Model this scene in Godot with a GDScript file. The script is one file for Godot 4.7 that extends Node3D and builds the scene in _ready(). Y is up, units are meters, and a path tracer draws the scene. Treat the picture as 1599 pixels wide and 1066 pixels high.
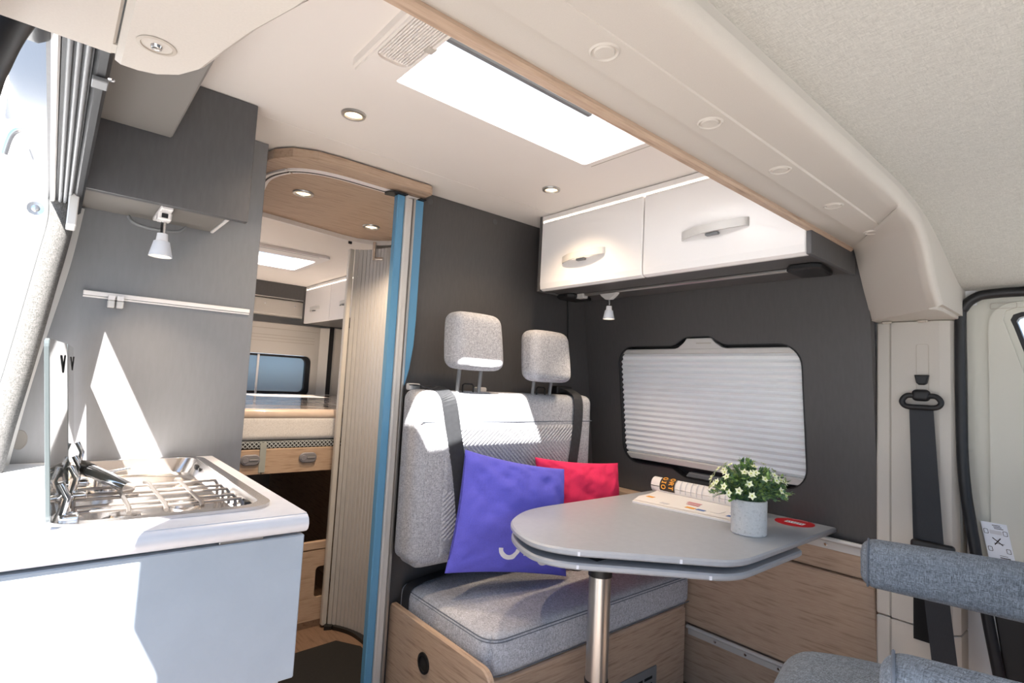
extends Node3D
# Camper van interior. X runs across the van, Y up, -Z towards the rear doors. Metres; van floor at y = 0.

var M := {}
var taken := {}
var bases := {}

# ---------------------------------------------------------------- helpers
func S() -> SurfaceTool:
	var st := SurfaceTool.new()
	st.begin(Mesh.PRIMITIVE_TRIANGLES)
	st.set_smooth_group(-1)
	return st

func tri(st: SurfaceTool, a: Vector3, b: Vector3, c: Vector3, n: Vector3) -> void:
	# front faces run clockwise; n says which way is out
	if (c - a).cross(b - a).dot(n) < 0.0:
		var t := b
		b = c
		c = t
	st.add_vertex(a)
	st.add_vertex(b)
	st.add_vertex(c)

func quad(st: SurfaceTool, a: Vector3, b: Vector3, c: Vector3, d: Vector3, n: Vector3) -> void:
	tri(st, a, b, c, n)
	tri(st, a, c, d, n)

func numbered(called: String) -> String:
	var k: int = taken.get(called, 0)
	taken[called] = k + 1
	return called if k == 0 else "%s_%03d" % [called, k]

func thing(called: String, label: String, category: String, at: Vector3, group := "") -> Node3D:
	var o := Node3D.new()
	o.name = numbered(called)
	add_child(o)
	o.position = at
	bases[o] = at
	tag(o, label, category, group)
	return o

func setting(called: String, at := Vector3.ZERO, label := "") -> Node3D:
	var o := Node3D.new()
	o.name = numbered(called)
	add_child(o)
	o.position = at
	bases[o] = at
	o.set_meta("kind", "structure")
	if label != "":
		o.set_meta("label", label)
	return o

func tag(o: Node, label: String, category: String, group := "") -> void:
	o.set_meta("label", label)
	o.set_meta("category", category)
	if group != "":
		o.set_meta("group", group)

func put(mesh: Mesh, called: String, m: Material, parent: Node3D, xf := Transform3D.IDENTITY, label := "") -> MeshInstance3D:
	var o := MeshInstance3D.new()
	o.mesh = mesh
	o.material_override = m
	o.name = called
	parent.add_child(o, true)
	var b: Vector3 = bases.get(parent, Vector3.ZERO)
	o.transform = Transform3D(Basis.IDENTITY, -b) * xf
	if label != "":
		o.set_meta("label", label)
	return o

func done(st: SurfaceTool) -> ArrayMesh:
	st.generate_normals()
	return st.commit()

func part(st: SurfaceTool, called: String, m: Material, parent: Node3D, label := "") -> MeshInstance3D:
	return put(done(st), called, m, parent, Transform3D.IDENTITY, label)

func box(st: SurfaceTool, c: Vector3, s: Vector3, b := 0.0, bs := Basis.IDENTITY) -> void:
	var h := s * 0.5
	b = min(b, 0.49 * min(s.x, min(s.y, s.z)))
	st.set_smooth_group(-1)
	for ax in 3:
		var i := (ax + 1) % 3
		var j := (ax + 2) % 3
		for sg in [-1.0, 1.0]:
			var p: Array[Vector3] = []
			for q in [[-1, -1], [1, -1], [1, 1], [-1, 1]]:
				var v := Vector3.ZERO
				v[ax] = sg * h[ax]
				v[i] = q[0] * (h[i] - b)
				v[j] = q[1] * (h[j] - b)
				p.append(c + bs * v)
			var n := Vector3.ZERO
			n[ax] = sg
			quad(st, p[0], p[1], p[2], p[3], bs * n)
	if b <= 0.0:
		return
	for ax in 3:                       # twelve edges, each along ax
		var i := (ax + 1) % 3
		var j := (ax + 2) % 3
		for si in [-1.0, 1.0]:
			for sj in [-1.0, 1.0]:
				var p: Array[Vector3] = []
				for k in [[-1, 0], [1, 0], [1, 1], [-1, 1]]:
					var v := Vector3.ZERO
					v[ax] = k[0] * (h[ax] - b)
					v[i] = si * (h[i] if k[1] == 0 else h[i] - b)
					v[j] = sj * (h[j] - b if k[1] == 0 else h[j])
					p.append(c + bs * v)
				var n := Vector3.ZERO
				n[i] = si
				n[j] = sj
				quad(st, p[0], p[1], p[2], p[3], bs * n)
	for sx in [-1.0, 1.0]:
		for sy in [-1.0, 1.0]:
			for sz in [-1.0, 1.0]:
				tri(st, c + bs * Vector3(sx * h.x, sy * (h.y - b), sz * (h.z - b)), c + bs * Vector3(sx * (h.x - b), sy * h.y, sz * (h.z - b)), c + bs * Vector3(sx * (h.x - b), sy * (h.y - b), sz * h.z), bs * Vector3(sx, sy, sz))

func bx(called: String, m: Material, parent: Node3D, lo: Vector3, hi: Vector3, b := 0.002, label := "") -> MeshInstance3D:
	var st := S()
	box(st, (lo + hi) * 0.5, (hi - lo).abs(), b)
	return part(st, called, m, parent, label)

func ccw(poly: PackedVector2Array) -> PackedVector2Array:
	var a := 0.0
	for i in poly.size():
		var p := poly[i]
		var q := poly[(i + 1) % poly.size()]
		a += p.x * q.y - q.x * p.y
	if a < 0.0:
		poly.reverse()
	return poly

func inset(poly: PackedVector2Array, r: float) -> PackedVector2Array:
	var out := PackedVector2Array()
	var n := poly.size()
	for i in n:
		var d0 := (poly[i] - poly[(i + n - 1) % n]).normalized()
		var d1 := (poly[(i + 1) % n] - poly[i]).normalized()
		var n0 := Vector2(-d0.y, d0.x)
		var n1 := Vector2(-d1.y, d1.x)
		var m := (n0 + n1).normalized()
		out.append(poly[i] + m * r / max(0.4, m.dot(n0)))
	return out

func prism(st: SurfaceTool, poly_in: PackedVector2Array, w0: float, w1: float, T: Transform3D, bevel := 0.0, smooth := false) -> void:
	var poly := ccw(poly_in.duplicate())
	var n := poly.size()
	var rings: Array = []
	if bevel > 0.0:
		var ins := inset(poly, bevel)
		rings = [[ins, w0], [poly, w0 + bevel], [poly, w1 - bevel], [ins, w1]]
	else:
		rings = [[poly, w0], [poly, w1]]
	for k in rings.size() - 1:
		st.set_smooth_group((k + 1) if smooth else -1)
		var a: PackedVector2Array = rings[k][0]
		var b: PackedVector2Array = rings[k + 1][0]
		var wa: float = rings[k][1]
		var wb: float = rings[k + 1][1]
		for i in n:
			var j := (i + 1) % n
			var d := poly[j] - poly[i]
			var nn := Vector3(d.y, -d.x, 0.0).normalized()
			if bevel > 0.0 and k == 0:
				nn.z = -0.7
			if bevel > 0.0 and k == 2:
				nn.z = 0.7
			quad(st, T * Vector3(a[i].x, a[i].y, wa), T * Vector3(a[j].x, a[j].y, wa), T * Vector3(b[j].x, b[j].y, wb), T * Vector3(b[i].x, b[i].y, wb), T.basis * nn)
	st.set_smooth_group(-1)
	for e in [0, rings.size() - 1]:
		var pl: PackedVector2Array = rings[e][0]
		var w: float = rings[e][1]
		var ids := Geometry2D.triangulate_polygon(pl)
		var nn := T.basis * Vector3(0, 0, -1.0 if e == 0 else 1.0)
		for t in range(0, ids.size(), 3):
			tri(st, T * Vector3(pl[ids[t]].x, pl[ids[t]].y, w), T * Vector3(pl[ids[t + 1]].x, pl[ids[t + 1]].y, w), T * Vector3(pl[ids[t + 2]].x, pl[ids[t + 2]].y, w), nn)

func hit(poly: PackedVector2Array, c: Vector2, ang: float) -> Vector2:
	var d := Vector2(cos(ang), sin(ang))
	var best := 0.0
	var res := c
	for i in poly.size():
		var p := poly[i] - c
		var q := poly[(i + 1) % poly.size()] - c
		var e := q - p
		var den := d.x * e.y - d.y * e.x
		if abs(den) < 1e-12:
			continue
		var t := (p.x * e.y - p.y * e.x) / den
		var s := (p.x * d.y - p.y * d.x) / den
		if t > best and s >= -1e-6 and s <= 1.0 + 1e-6:
			best = t
			res = c + d * t
	return res

# a plate with a star-shaped hole: outer outline and hole outline round one centre
func ring(st: SurfaceTool, outer: PackedVector2Array, hole: PackedVector2Array, c: Vector2, w0: float, w1: float, T: Transform3D) -> void:
	var angs: Array = []
	for p in outer:
		angs.append((p - c).angle())
	for p in hole:
		angs.append((p - c).angle())
	angs.sort()
	var A: Array[Vector2] = []
	var B: Array[Vector2] = []
	var last := -99.0
	for a in angs:
		if a - last < 1e-5:
			continue
		last = a
		A.append(hit(outer, c, a))
		B.append(hit(hole, c, a))
	st.set_smooth_group(-1)
	for i in A.size():
		var j := (i + 1) % A.size()
		for e in [[w0, -1.0], [w1, 1.0]]:
			quad(st, T * Vector3(A[i].x, A[i].y, e[0]), T * Vector3(A[j].x, A[j].y, e[0]), T * Vector3(B[j].x, B[j].y, e[0]), T * Vector3(B[i].x, B[i].y, e[0]), T.basis * Vector3(0, 0, e[1]))
		var o := (A[i] + A[j]) * 0.5 - c
		quad(st, T * Vector3(A[i].x, A[i].y, w0), T * Vector3(A[j].x, A[j].y, w0), T * Vector3(A[j].x, A[j].y, w1), T * Vector3(A[i].x, A[i].y, w1), T.basis * Vector3(o.x, o.y, 0))
		quad(st, T * Vector3(B[i].x, B[i].y, w0), T * Vector3(B[j].x, B[j].y, w0), T * Vector3(B[j].x, B[j].y, w1), T * Vector3(B[i].x, B[i].y, w1), T.basis * Vector3(-o.x, -o.y, 0))

func rr(x0: float, y0: float, x1: float, y1: float, r: float, n := 6) -> PackedVector2Array:
	var out := PackedVector2Array()
	var cs := [[x1 - r, y0 + r, -PI / 2], [x1 - r, y1 - r, 0.0], [x0 + r, y1 - r, PI / 2], [x0 + r, y0 + r, PI]]
	for q in cs:
		for k in n + 1:
			var a: float = q[2] + PI / 2 * k / n
			out.append(Vector2(q[0] + r * cos(a), q[1] + r * sin(a)))
	return out

func disc(x: float, y: float, rx: float, ry := -1.0, n := 28) -> PackedVector2Array:
	var out := PackedVector2Array()
	if ry < 0.0:
		ry = rx
	for k in n:
		out.append(Vector2(x + rx * cos(TAU * k / n), y + ry * sin(TAU * k / n)))
	return out

func tube(st: SurfaceTool, pts: Array, r, sides := 10, flat := 1.0, up := Vector3.UP) -> void:
	st.set_smooth_group(1)
	var rings: Array = []
	var n := pts.size()
	var prev := up
	for i in n:
		var d: Vector3
		if i == 0:
			d = pts[1] - pts[0]
		elif i == n - 1:
			d = pts[n - 1] - pts[n - 2]
		else:
			d = (pts[i + 1] - pts[i]).normalized() + (pts[i] - pts[i - 1]).normalized()
		d = d.normalized()
		var v := prev - d * prev.dot(d)
		if v.length() < 0.05:
			v = Vector3(0.3, 0.2, 0.9) - d * Vector3(0.3, 0.2, 0.9).dot(d)
		v = v.normalized()
		prev = v
		var u := d.cross(v)
		var rad: float = r[i] if r is Array else r
		var ringp: Array[Vector3] = []
		for k in sides:
			var a := TAU * k / sides
			ringp.append(pts[i] + u * cos(a) * rad + v * sin(a) * rad * flat)
		rings.append(ringp)
	for i in n - 1:
		for k in sides:
			var l := (k + 1) % sides
			var mid: Vector3 = (rings[i][k] + rings[i][l] + rings[i + 1][k]) / 3.0 - (pts[i] * 2.0 + pts[i + 1]) / 3.0
			quad(st, rings[i][k], rings[i][l], rings[i + 1][l], rings[i + 1][k], mid)
	st.set_smooth_group(-1)
	for e in [0, n - 1]:
		var out: Vector3 = (pts[0] - pts[1]) if e == 0 else (pts[n - 1] - pts[n - 2])
		for k in sides:
			tri(st, pts[e], rings[e][k], rings[e][(k + 1) % sides], out)

func lathe(st: SurfaceTool, prof: Array, T: Transform3D, seg := 28) -> void:
	# profile points (radius, height), drawn about the local y axis
	for i in prof.size() - 1:
		var a: Vector2 = prof[i]
		var b: Vector2 = prof[i + 1]
		st.set_smooth_group(i + 1)
		var d := b - a
		for k in seg:
			var t0 := TAU * k / seg
			var t1 := TAU * (k + 1) / seg
			var tm := (t0 + t1) * 0.5
			var nn := Vector3(d.y * cos(tm), -d.x, d.y * sin(tm))
			var p := [T * Vector3(a.x * cos(t0), a.y, a.x * sin(t0)), T * Vector3(a.x * cos(t1), a.y, a.x * sin(t1)), T * Vector3(b.x * cos(t1), b.y, b.x * sin(t1)), T * Vector3(b.x * cos(t0), b.y, b.x * sin(t0))]
			if a.x > 1e-6:
				tri(st, p[0], p[1], p[2], T.basis * nn)
			if b.x > 1e-6:
				tri(st, p[0], p[2], p[3], T.basis * nn)

# a soft box: rounded edges, optional bulge and shaping
func soft(st: SurfaceTool, lo: Vector3, hi: Vector3, r: float, shape = null, n := 10) -> void:
	var c := (lo + hi) * 0.5
	var h := (hi - lo) * 0.5
	var lists: Array = []
	for ax in 3:
		var l: Array[float] = []
		for k in 5:
			l.append(-h[ax] + r * (k / 4.0) * (0.6 + 0.4 * k / 4.0))
		for k in range(1, n):
			l.append(lerp(-h[ax] + r, h[ax] - r, k / float(n)))
		for k in 5:
			l.append(h[ax] - r * ((4 - k) / 4.0) * (0.6 + 0.4 * (4 - k) / 4.0))
		lists.append(l)
	st.set_smooth_group(1)
	for ax in 3:
		var i := (ax + 1) % 3
		var j := (ax + 2) % 3
		for sg in [-1.0, 1.0]:
			var pts: Array = []
			for a in lists[i]:
				var row: Array[Vector3] = []
				for b in lists[j]:
					var q := Vector3.ZERO
					q[ax] = sg * h[ax]
					q[i] = a
					q[j] = b
					var inner := Vector3(clamp(q.x, -h.x + r, h.x - r), clamp(q.y, -h.y + r, h.y - r), clamp(q.z, -h.z + r, h.z - r))
					var p := inner + (q - inner).normalized() * r
					if shape != null:
						p = shape.call(p, h)
					row.append(c + p)
				pts.append(row)
			for a in pts.size() - 1:
				for b in pts[a].size() - 1:
					var mid: Vector3 = (pts[a][b] + pts[a + 1][b + 1]) * 0.5 - c
					var nn := Vector3.ZERO
					nn[ax] = sg
					quad(st, pts[a][b], pts[a + 1][b], pts[a + 1][b + 1], pts[a][b + 1], nn + mid * 0.2)

func sheet(st: SurfaceTool, nu: int, nv: int, f: Callable, n: Vector3) -> void:
	st.set_smooth_group(1)
	var g: Array = []
	for i in nu + 1:
		var row: Array[Vector3] = []
		for j in nv + 1:
			row.append(f.call(i / float(nu), j / float(nv)))
		g.append(row)
	for i in nu:
		for j in nv:
			quad(st, g[i][j], g[i + 1][j], g[i + 1][j + 1], g[i][j + 1], n)

# a flat strap of some width and thickness along a path; side = the strap's own width direction
func strap(st: SurfaceTool, pts: Array, wid: float, thick: float, side: Vector3) -> void:
	st.set_smooth_group(-1)
	var n := pts.size()
	var ring_: Array = []
	for i in n:
		var d: Vector3 = (pts[min(i + 1, n - 1)] - pts[max(i - 1, 0)]).normalized()
		var s := (side - d * side.dot(d)).normalized()
		var t := d.cross(s).normalized() * thick * 0.5
		s *= wid * 0.5
		ring_.append([pts[i] - s - t, pts[i] + s - t, pts[i] + s + t, pts[i] - s + t])
	for i in n - 1:
		var cc: Vector3 = (pts[i] + pts[i + 1]) * 0.5
		for k in 4:
			var l := (k + 1) % 4
			var m: Vector3 = (ring_[i][k] + ring_[i][l] + ring_[i + 1][k] + ring_[i + 1][l]) * 0.25 - cc
			quad(st, ring_[i][k], ring_[i][l], ring_[i + 1][l], ring_[i + 1][k], m)
	quad(st, ring_[0][0], ring_[0][1], ring_[0][2], ring_[0][3], pts[0] - pts[1])
	quad(st, ring_[n - 1][0], ring_[n - 1][1], ring_[n - 1][2], ring_[n - 1][3], pts[n - 1] - pts[n - 2])

func axes(o: Vector3, u: Vector3, v: Vector3) -> Transform3D:
	return Transform3D(Basis(u, v, u.cross(v)), o)

# plan = outline given as (x, z), extruded upwards in y
func plan(st: SurfaceTool, poly: PackedVector2Array, y0: float, y1: float, bevel := 0.0, smooth := false) -> void:
	var fl := PackedVector2Array()
	for p in poly:
		fl.append(Vector2(p.x, -p.y))
	prism(st, fl, y0, y1, axes(Vector3.ZERO, Vector3.RIGHT, Vector3(0, 0, -1)), bevel, smooth)

# front = outline given as (x, y), extruded in z
func front(st: SurfaceTool, poly: PackedVector2Array, z0: float, z1: float, bevel := 0.0, smooth := false) -> void:
	prism(st, poly, z0, z1, Transform3D.IDENTITY, bevel, smooth)

# side = outline given as (z, y), extruded in x
func side(st: SurfaceTool, poly: PackedVector2Array, x0: float, x1: float, bevel := 0.0, smooth := false) -> void:
	var fl := PackedVector2Array()
	for p in poly:
		fl.append(Vector2(-p.x, p.y))
	prism(st, fl, x0, x1, axes(Vector3.ZERO, Vector3(0, 0, -1), Vector3.UP), bevel, smooth)

func pv(a: Array) -> PackedVector2Array:
	var out := PackedVector2Array()
	for q in a:
		out.append(Vector2(q[0], q[1]))
	return out

func curve(pts: Array, steps := 8) -> Array:
	var out: Array = []
	var n := pts.size()
	for i in n - 1:
		var p0: Vector3 = pts[max(i - 1, 0)]
		var p3: Vector3 = pts[min(i + 2, n - 1)]
		for k in steps:
			out.append((pts[i] as Vector3).cubic_interpolate(pts[i + 1], p0, p3, k / float(steps)))
	out.append(pts[n - 1])
	return out

# ---------------------------------------------------------------- materials
func mat(col: Color, rough := 0.6, metal := 0.0) -> StandardMaterial3D:
	var m := StandardMaterial3D.new()
	m.albedo_color = col
	m.roughness = rough
	m.metallic = metal
	return m

func textured(img: Image, scale: Vector3, rough: float) -> StandardMaterial3D:
	var m := StandardMaterial3D.new()
	img.generate_mipmaps()
	m.albedo_texture = ImageTexture.create_from_image(img)
	m.uv1_triplanar = true
	m.uv1_world_triplanar = true
	m.uv1_scale = scale
	m.roughness = rough
	return m

func noise_img(n: int, freq: float, oct: int, sd: int, ramp: Array, spread := 1.0) -> Image:
	# ramp: colours from low to high; the noise tiles
	var f := FastNoiseLite.new()
	f.seed = sd
	f.noise_type = FastNoiseLite.TYPE_SIMPLEX_SMOOTH
	f.frequency = freq
	f.fractal_octaves = oct
	var g := f.get_seamless_image(n, n)
	var img := Image.create(n, n, false, Image.FORMAT_RGB8)
	for y in n:
		for x in n:
			var v: float = clamp((g.get_pixel(x, y).r - 0.5) * spread + 0.5, 0.0, 0.9999) * (ramp.size() - 1)
			var k := int(v)
			img.set_pixel(x, y, (ramp[k] as Color).lerp(ramp[k + 1], v - k))
	return img

func weave_img(n: int, sd: int, base: Color, dark: float, light: float) -> Image:
	# melange cloth: short random threads along both directions
	var rng := RandomNumberGenerator.new()
	rng.seed = sd
	var v := PackedFloat32Array()
	v.resize(n * n)
	for k in n * n / 5:
		var x := rng.randi() % n
		var y := rng.randi() % n
		var l := 3 + rng.randi() % 9
		var a := rng.randf_range(-dark, light)
		var hor := rng.randf() < 0.4
		for i in l:
			var id := (y * n + (x + i) % n) if hor else (((y + i) % n) * n + x)
			v[id] = a
	var img := Image.create(n, n, false, Image.FORMAT_RGB8)
	for y in n:
		for x in n:
			var q := 1.0 + v[y * n + x] + (0.05 if (x + y) % 2 == 0 else -0.05)
			img.set_pixel(x, y, Color(base.r * q, base.g * q, base.b * q))
	return img

func check_img() -> Image:
	# open spacer knit: pale crossing threads over dark cells
	var img := Image.create(64, 64, false, Image.FORMAT_RGB8)
	for y in 64:
		for x in 64:
			var a := (x + y) % 16
			var b := (x - y + 64) % 16
			var on := a < 5 or b < 5
			img.set_pixel(x, y, Color8(176, 184, 190) if on else Color8(22, 26, 30))
	return img

func make_materials() -> void:
	var oak := [Color8(150, 127, 108), Color8(172, 148, 127), Color8(180, 156, 135), Color8(186, 163, 142), Color8(177, 152, 131), Color8(192, 169, 149)]
	var wood := noise_img(512, 0.014, 5, 7, oak, 1.3)
	M.wood_z = textured(wood, Vector3(11, 11, 0.7), 0.5)
	M.wood_x = textured(wood, Vector3(0.7, 11, 11), 0.5)
	var cl := weave_img(512, 3, Color8(168, 170, 176), 0.34, 0.24)
	M.fabric = textured(cl, Vector3(3, 3, 3), 0.95)
	M.seat_fabric = textured(weave_img(512, 5, Color8(182, 185, 192), 0.34, 0.24), Vector3(3, 3, 3), 0.95)
	M.arm_fabric = textured(weave_img(512, 11, Color8(122, 129, 138), 0.4, 0.3), Vector3(2.6, 2.6, 2.6), 0.95)
	M.dark = textured(noise_img(256, 0.05, 3, 21, [Color8(75, 73, 73), Color8(80, 78, 78)]), Vector3(6, 1.2, 6), 0.5)
	M.panel_grey = textured(noise_img(256, 0.05, 3, 22, [Color8(124, 125, 128), Color8(128, 129, 132)]), Vector3(6, 1.2, 6), 0.33)
	M.cab_dark = textured(noise_img(256, 0.05, 3, 23, [Color8(80, 80, 82), Color8(87, 87, 89)]), Vector3(6, 1.2, 6), 0.42)
	M.cab_under = mat(Color8(128, 124, 120), 0.6)  # lighter than cab_dark: light on the undersides is put into the colour
	M.ceiling = mat(Color8(234, 228, 222), 0.7)
	M.white = mat(Color8(232, 228, 226), 0.3)
	M.white_gloss = mat(Color8(235, 233, 232), 0.18)
	M.top = textured(noise_img(256, 0.03, 4, 31, [Color8(205, 207, 213), Color8(212, 214, 219)]), Vector3(3, 3, 3), 0.35)
	M.flap = textured(noise_img(256, 0.02, 4, 32, [Color8(160, 172, 184), Color8(165, 177, 189)]), Vector3(2, 2, 2), 0.45)
	M.table = textured(noise_img(256, 0.03, 4, 33, [Color8(162, 166, 172), Color8(168, 172, 178)]), Vector3(4, 4, 4), 0.36)
	M.table_edge = mat(Color8(128, 140, 148), 0.4)
	M.beige = textured(noise_img(256, 0.2, 2, 41, [Color8(190, 184, 175), Color8(195, 189, 180)]), Vector3(8, 8, 8), 0.62)
	M.beige_dark = mat(Color8(178, 170, 158), 0.6)
	M.liner = textured(weave_img(512, 13, Color8(190, 189, 182), 0.08, 0.06), Vector3(2.2, 2.2, 2.2), 0.97)
	M.door_beige = mat(Color8(205, 203, 192), 0.6)
	M.black = mat(Color8(20, 20, 22), 0.5)
	M.black_matt = mat(Color8(14, 14, 15), 0.9)
	M.rubber = mat(Color8(24, 25, 28), 0.45)
	M.belt = textured(noise_img(128, 0.15, 2, 51, [Color8(36, 38, 42), Color8(46, 48, 53)]), Vector3(3, 3, 60), 0.7)
	M.alu = mat(Color8(188, 186, 183), 0.32, 0.9)
	M.alu_pale = mat(Color8(205, 203, 200), 0.45, 0.25)
	M.chrome = mat(Color8(225, 225, 226), 0.1, 1.0)
	M.steel = mat(Color8(205, 200, 196), 0.2, 1.0)
	M.wire = mat(Color8(142, 136, 132), 0.3, 0.8)
	M.blue = mat(Color8(88, 142, 178), 0.35)
	M.tambour = mat(Color8(190, 190, 191), 0.4, 0.2)
	M.carpet = textured(weave_img(256, 61, Color8(84, 83, 82), 0.45, 0.35), Vector3(9, 9, 9), 1.0)
	M.paint = mat(Color8(238, 240, 243), 0.3)
	M.body_white = mat(Color8(225, 227, 230), 0.4)
	M.purple = textured(weave_img(256, 71, Color8(100, 98, 208), 0.06, 0.06), Vector3(7, 7, 7), 0.9)
	M.pink = textured(weave_img(256, 72, Color8(238, 48, 98), 0.05, 0.05), Vector3(7, 7, 7), 0.9)
	M.print_white = mat(Color8(236, 234, 238), 0.8)
	M.concrete = textured(noise_img(256, 0.04, 5, 81, [Color8(186, 188, 188), Color8(214, 216, 216), Color8(206, 208, 209), Color8(220, 221, 221)], 1.4), Vector3(7, 7, 7), 0.9)
	M.leaf = mat(Color8(142, 172, 100), 0.55)
	M.leaf.backlight_enabled = true
	M.leaf.backlight = Color8(50, 80, 30)
	M.leaf_dark = mat(Color8(100, 134, 102), 0.55)
	M.petal = mat(Color8(236, 240, 205), 0.7)
	M.petal_heart = mat(Color8(190, 205, 90), 0.7)
	M.paper = mat(Color8(238, 236, 234), 0.6)
	M.ink_grey = mat(Color8(206, 207, 212), 0.7)
	M.ink_dark = mat(Color8(58, 48, 40), 0.7)
	M.ink_orange = mat(Color8(236, 166, 60), 0.7)
	M.ink_blue = mat(Color8(96, 128, 186), 0.7)
	M.ink_red = mat(Color8(205, 140, 145), 0.7)
	M.red = mat(Color8(204, 22, 36), 0.35)
	M.sticker = mat(Color8(226, 230, 238), 0.4)
	M.blind = mat(Color8(246, 248, 250), 0.75)
	M.blind.backlight_enabled = true
	M.blind.backlight = Color8(120, 122, 126)
	M.hatch_blind = mat(Color8(246, 246, 246), 0.8)
	M.hatch_blind.backlight_enabled = true
	M.hatch_blind.backlight = Color(1, 1, 1)
	M.mattress_top = textured(noise_img(256, 0.02, 4, 91, [Color8(206, 188, 174), Color8(222, 206, 194)]), Vector3(2, 2, 2), 0.3)
	M.mattress_top.clearcoat_enabled = true
	M.mattress_top.clearcoat = 1.0
	M.mattress_top.clearcoat_roughness = 0.06
	M.mattress_side = textured(weave_img(256, 92, Color8(218, 218, 220), 0.10, 0.08), Vector3(5, 5, 5), 0.7)
	M.mesh_dark = textured(check_img(), Vector3(14, 14, 14), 0.8)
	M.latch = mat(Color8(128, 128, 136), 0.4)
	M.strap_grey = mat(Color8(158, 164, 162), 0.8)
	M.floor = textured(wood, Vector3(6, 6, 0.7), 0.55)
	M.floor.albedo_color = Color(0.66, 0.62, 0.60)
	M.mat_black = textured(weave_img(256, 94, Color8(22, 22, 24), 0.3, 0.5), Vector3(8, 8, 8), 1.0)
	M.ground = textured(noise_img(256, 0.03, 5, 95, [Color8(116, 116, 116), Color8(138, 138, 138)]), Vector3(0.4, 0.4, 0.4), 0.9)
	M.seam = mat(Color8(104, 110, 120), 0.9)
	M.shade = mat(Color8(220, 226, 236), 0.4)
	M.shade.backlight_enabled = true
	M.shade.backlight = Color8(160, 165, 175)
	M.grey_plastic = mat(Color8(120, 122, 124), 0.5)
	M.glass = mat(Color(0.9, 0.95, 1.0, 0.08), 0.03)
	M.glass.transparency = BaseMaterial3D.TRANSPARENCY_ALPHA
	M.tinted = mat(Color(0.42, 0.58, 0.70, 0.66), 0.05)
	M.tinted.transparency = BaseMaterial3D.TRANSPARENCY_ALPHA
	M.lid = mat(Color8(70, 76, 78), 0.04)
	M.glow_warm = mat(Color8(255, 240, 220), 0.5)
	M.glow_warm.emission_enabled = true
	M.glow_warm.emission = Color(1.0, 0.86, 0.68)
	M.glow_warm.emission_energy_multiplier = 2.0
	M.glow_strip = mat(Color8(255, 246, 236), 0.5)
	M.glow_strip.emission_enabled = true
	M.glow_strip.emission = Color(1.0, 0.93, 0.84)
	M.glow_strip.emission_energy_multiplier = 1.3

# ---------------------------------------------------------------- scene
func _ready() -> void:
	# camera: read off the vanishing points of the photograph (f = 845 px on a 1599 x 1066 frame)
	var cam := Camera3D.new()
	cam.name = "camera"
	cam.fov = 64.51
	cam.near = 0.02
	cam.transform = Transform3D(Basis(Vector3(0.758657, 0.052369, 0.649382), Vector3(-0.089743, 0.995662, 0.024549), Vector3(-0.645280, -0.076902, 0.760066)), Vector3(0, 1.14, 0))
	add_child(cam)
	cam.current = true

	var sky_mat := ProceduralSkyMaterial.new()
	sky_mat.sky_top_color = Color(0.62, 0.77, 0.97)
	sky_mat.sky_horizon_color = Color(0.88, 0.94, 1.0)
	sky_mat.ground_bottom_color = Color(0.55, 0.54, 0.52)
	sky_mat.ground_horizon_color = Color(0.86, 0.88, 0.90)
	sky_mat.sun_angle_max = 1.0
	var sky := Sky.new()
	sky.sky_material = sky_mat
	var env := Environment.new()
	env.background_mode = Environment.BG_SKY
	env.sky = sky
	env.background_energy_multiplier = 1.0
	env.tonemap_mode = Environment.TONE_MAPPER_LINEAR
	env.tonemap_exposure = 2.15
	env.sdfgi_enabled = true
	env.ssao_enabled = true
	env.ssil_enabled = true
	var we := WorldEnvironment.new()
	we.name = "world"
	we.environment = env
	add_child(we)

	# the sun stands ahead of the van, to its right, about 49 degrees high: it comes in through the sliding door and the roof hatch
	var sun := DirectionalLight3D.new()
	sun.name = "sun"
	sun.light_color = Color(1.0, 0.98, 0.95)
	sun.light_energy = 7.0
	sun.light_angular_distance = 0.6
	sun.shadow_enabled = true
	sun.transform = Transform3D(Basis.looking_at(Vector3(0.47, -1.0, -0.66), Vector3.UP), Vector3(0, 6, 0))
	add_child(sun)

	make_materials()
	build_shell()
	build_cab()
	build_kitchen()
	build_corridor()
	build_rear()
	build_overheads()
	build_bench()
	build_window()
	build_table()
	build_driver_seat()

func spot_fitting(called: String, label: String, at: Vector3, r: float, glow: float, group: String) -> void:
	# recessed ceiling spot: brushed ring, glowing lens, and its light just below
	var t := thing(called, label, "light", at, group)
	var st := S()
	lathe(st, [Vector2(r * 0.66, 0.0), Vector2(r * 0.72, -0.006), Vector2(r * 0.95, -0.005), Vector2(r, 0.0)], Transform3D(Basis.IDENTITY, at))
	part(st, "bezel", M.alu, t)
	st = S()
	lathe(st, [Vector2(0.0, -0.002), Vector2(r * 0.66, -0.001)], Transform3D(Basis.IDENTITY, at))
	part(st, "lens", M.glow_warm, t)
	var l := SpotLight3D.new()
	l.name = "lamp_light"
	l.light_color = Color(1.0, 0.88, 0.74)
	l.light_energy = glow
	l.spot_angle = 62.0
	l.spot_range = 6.0
	l.spot_attenuation = 2.0
	l.light_size = r * 0.6
	l.shadow_enabled = true
	t.add_child(l)
	l.transform = Transform3D(Basis.looking_at(Vector3.DOWN, Vector3.RIGHT), Vector3(0, -0.01, 0))

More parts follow.
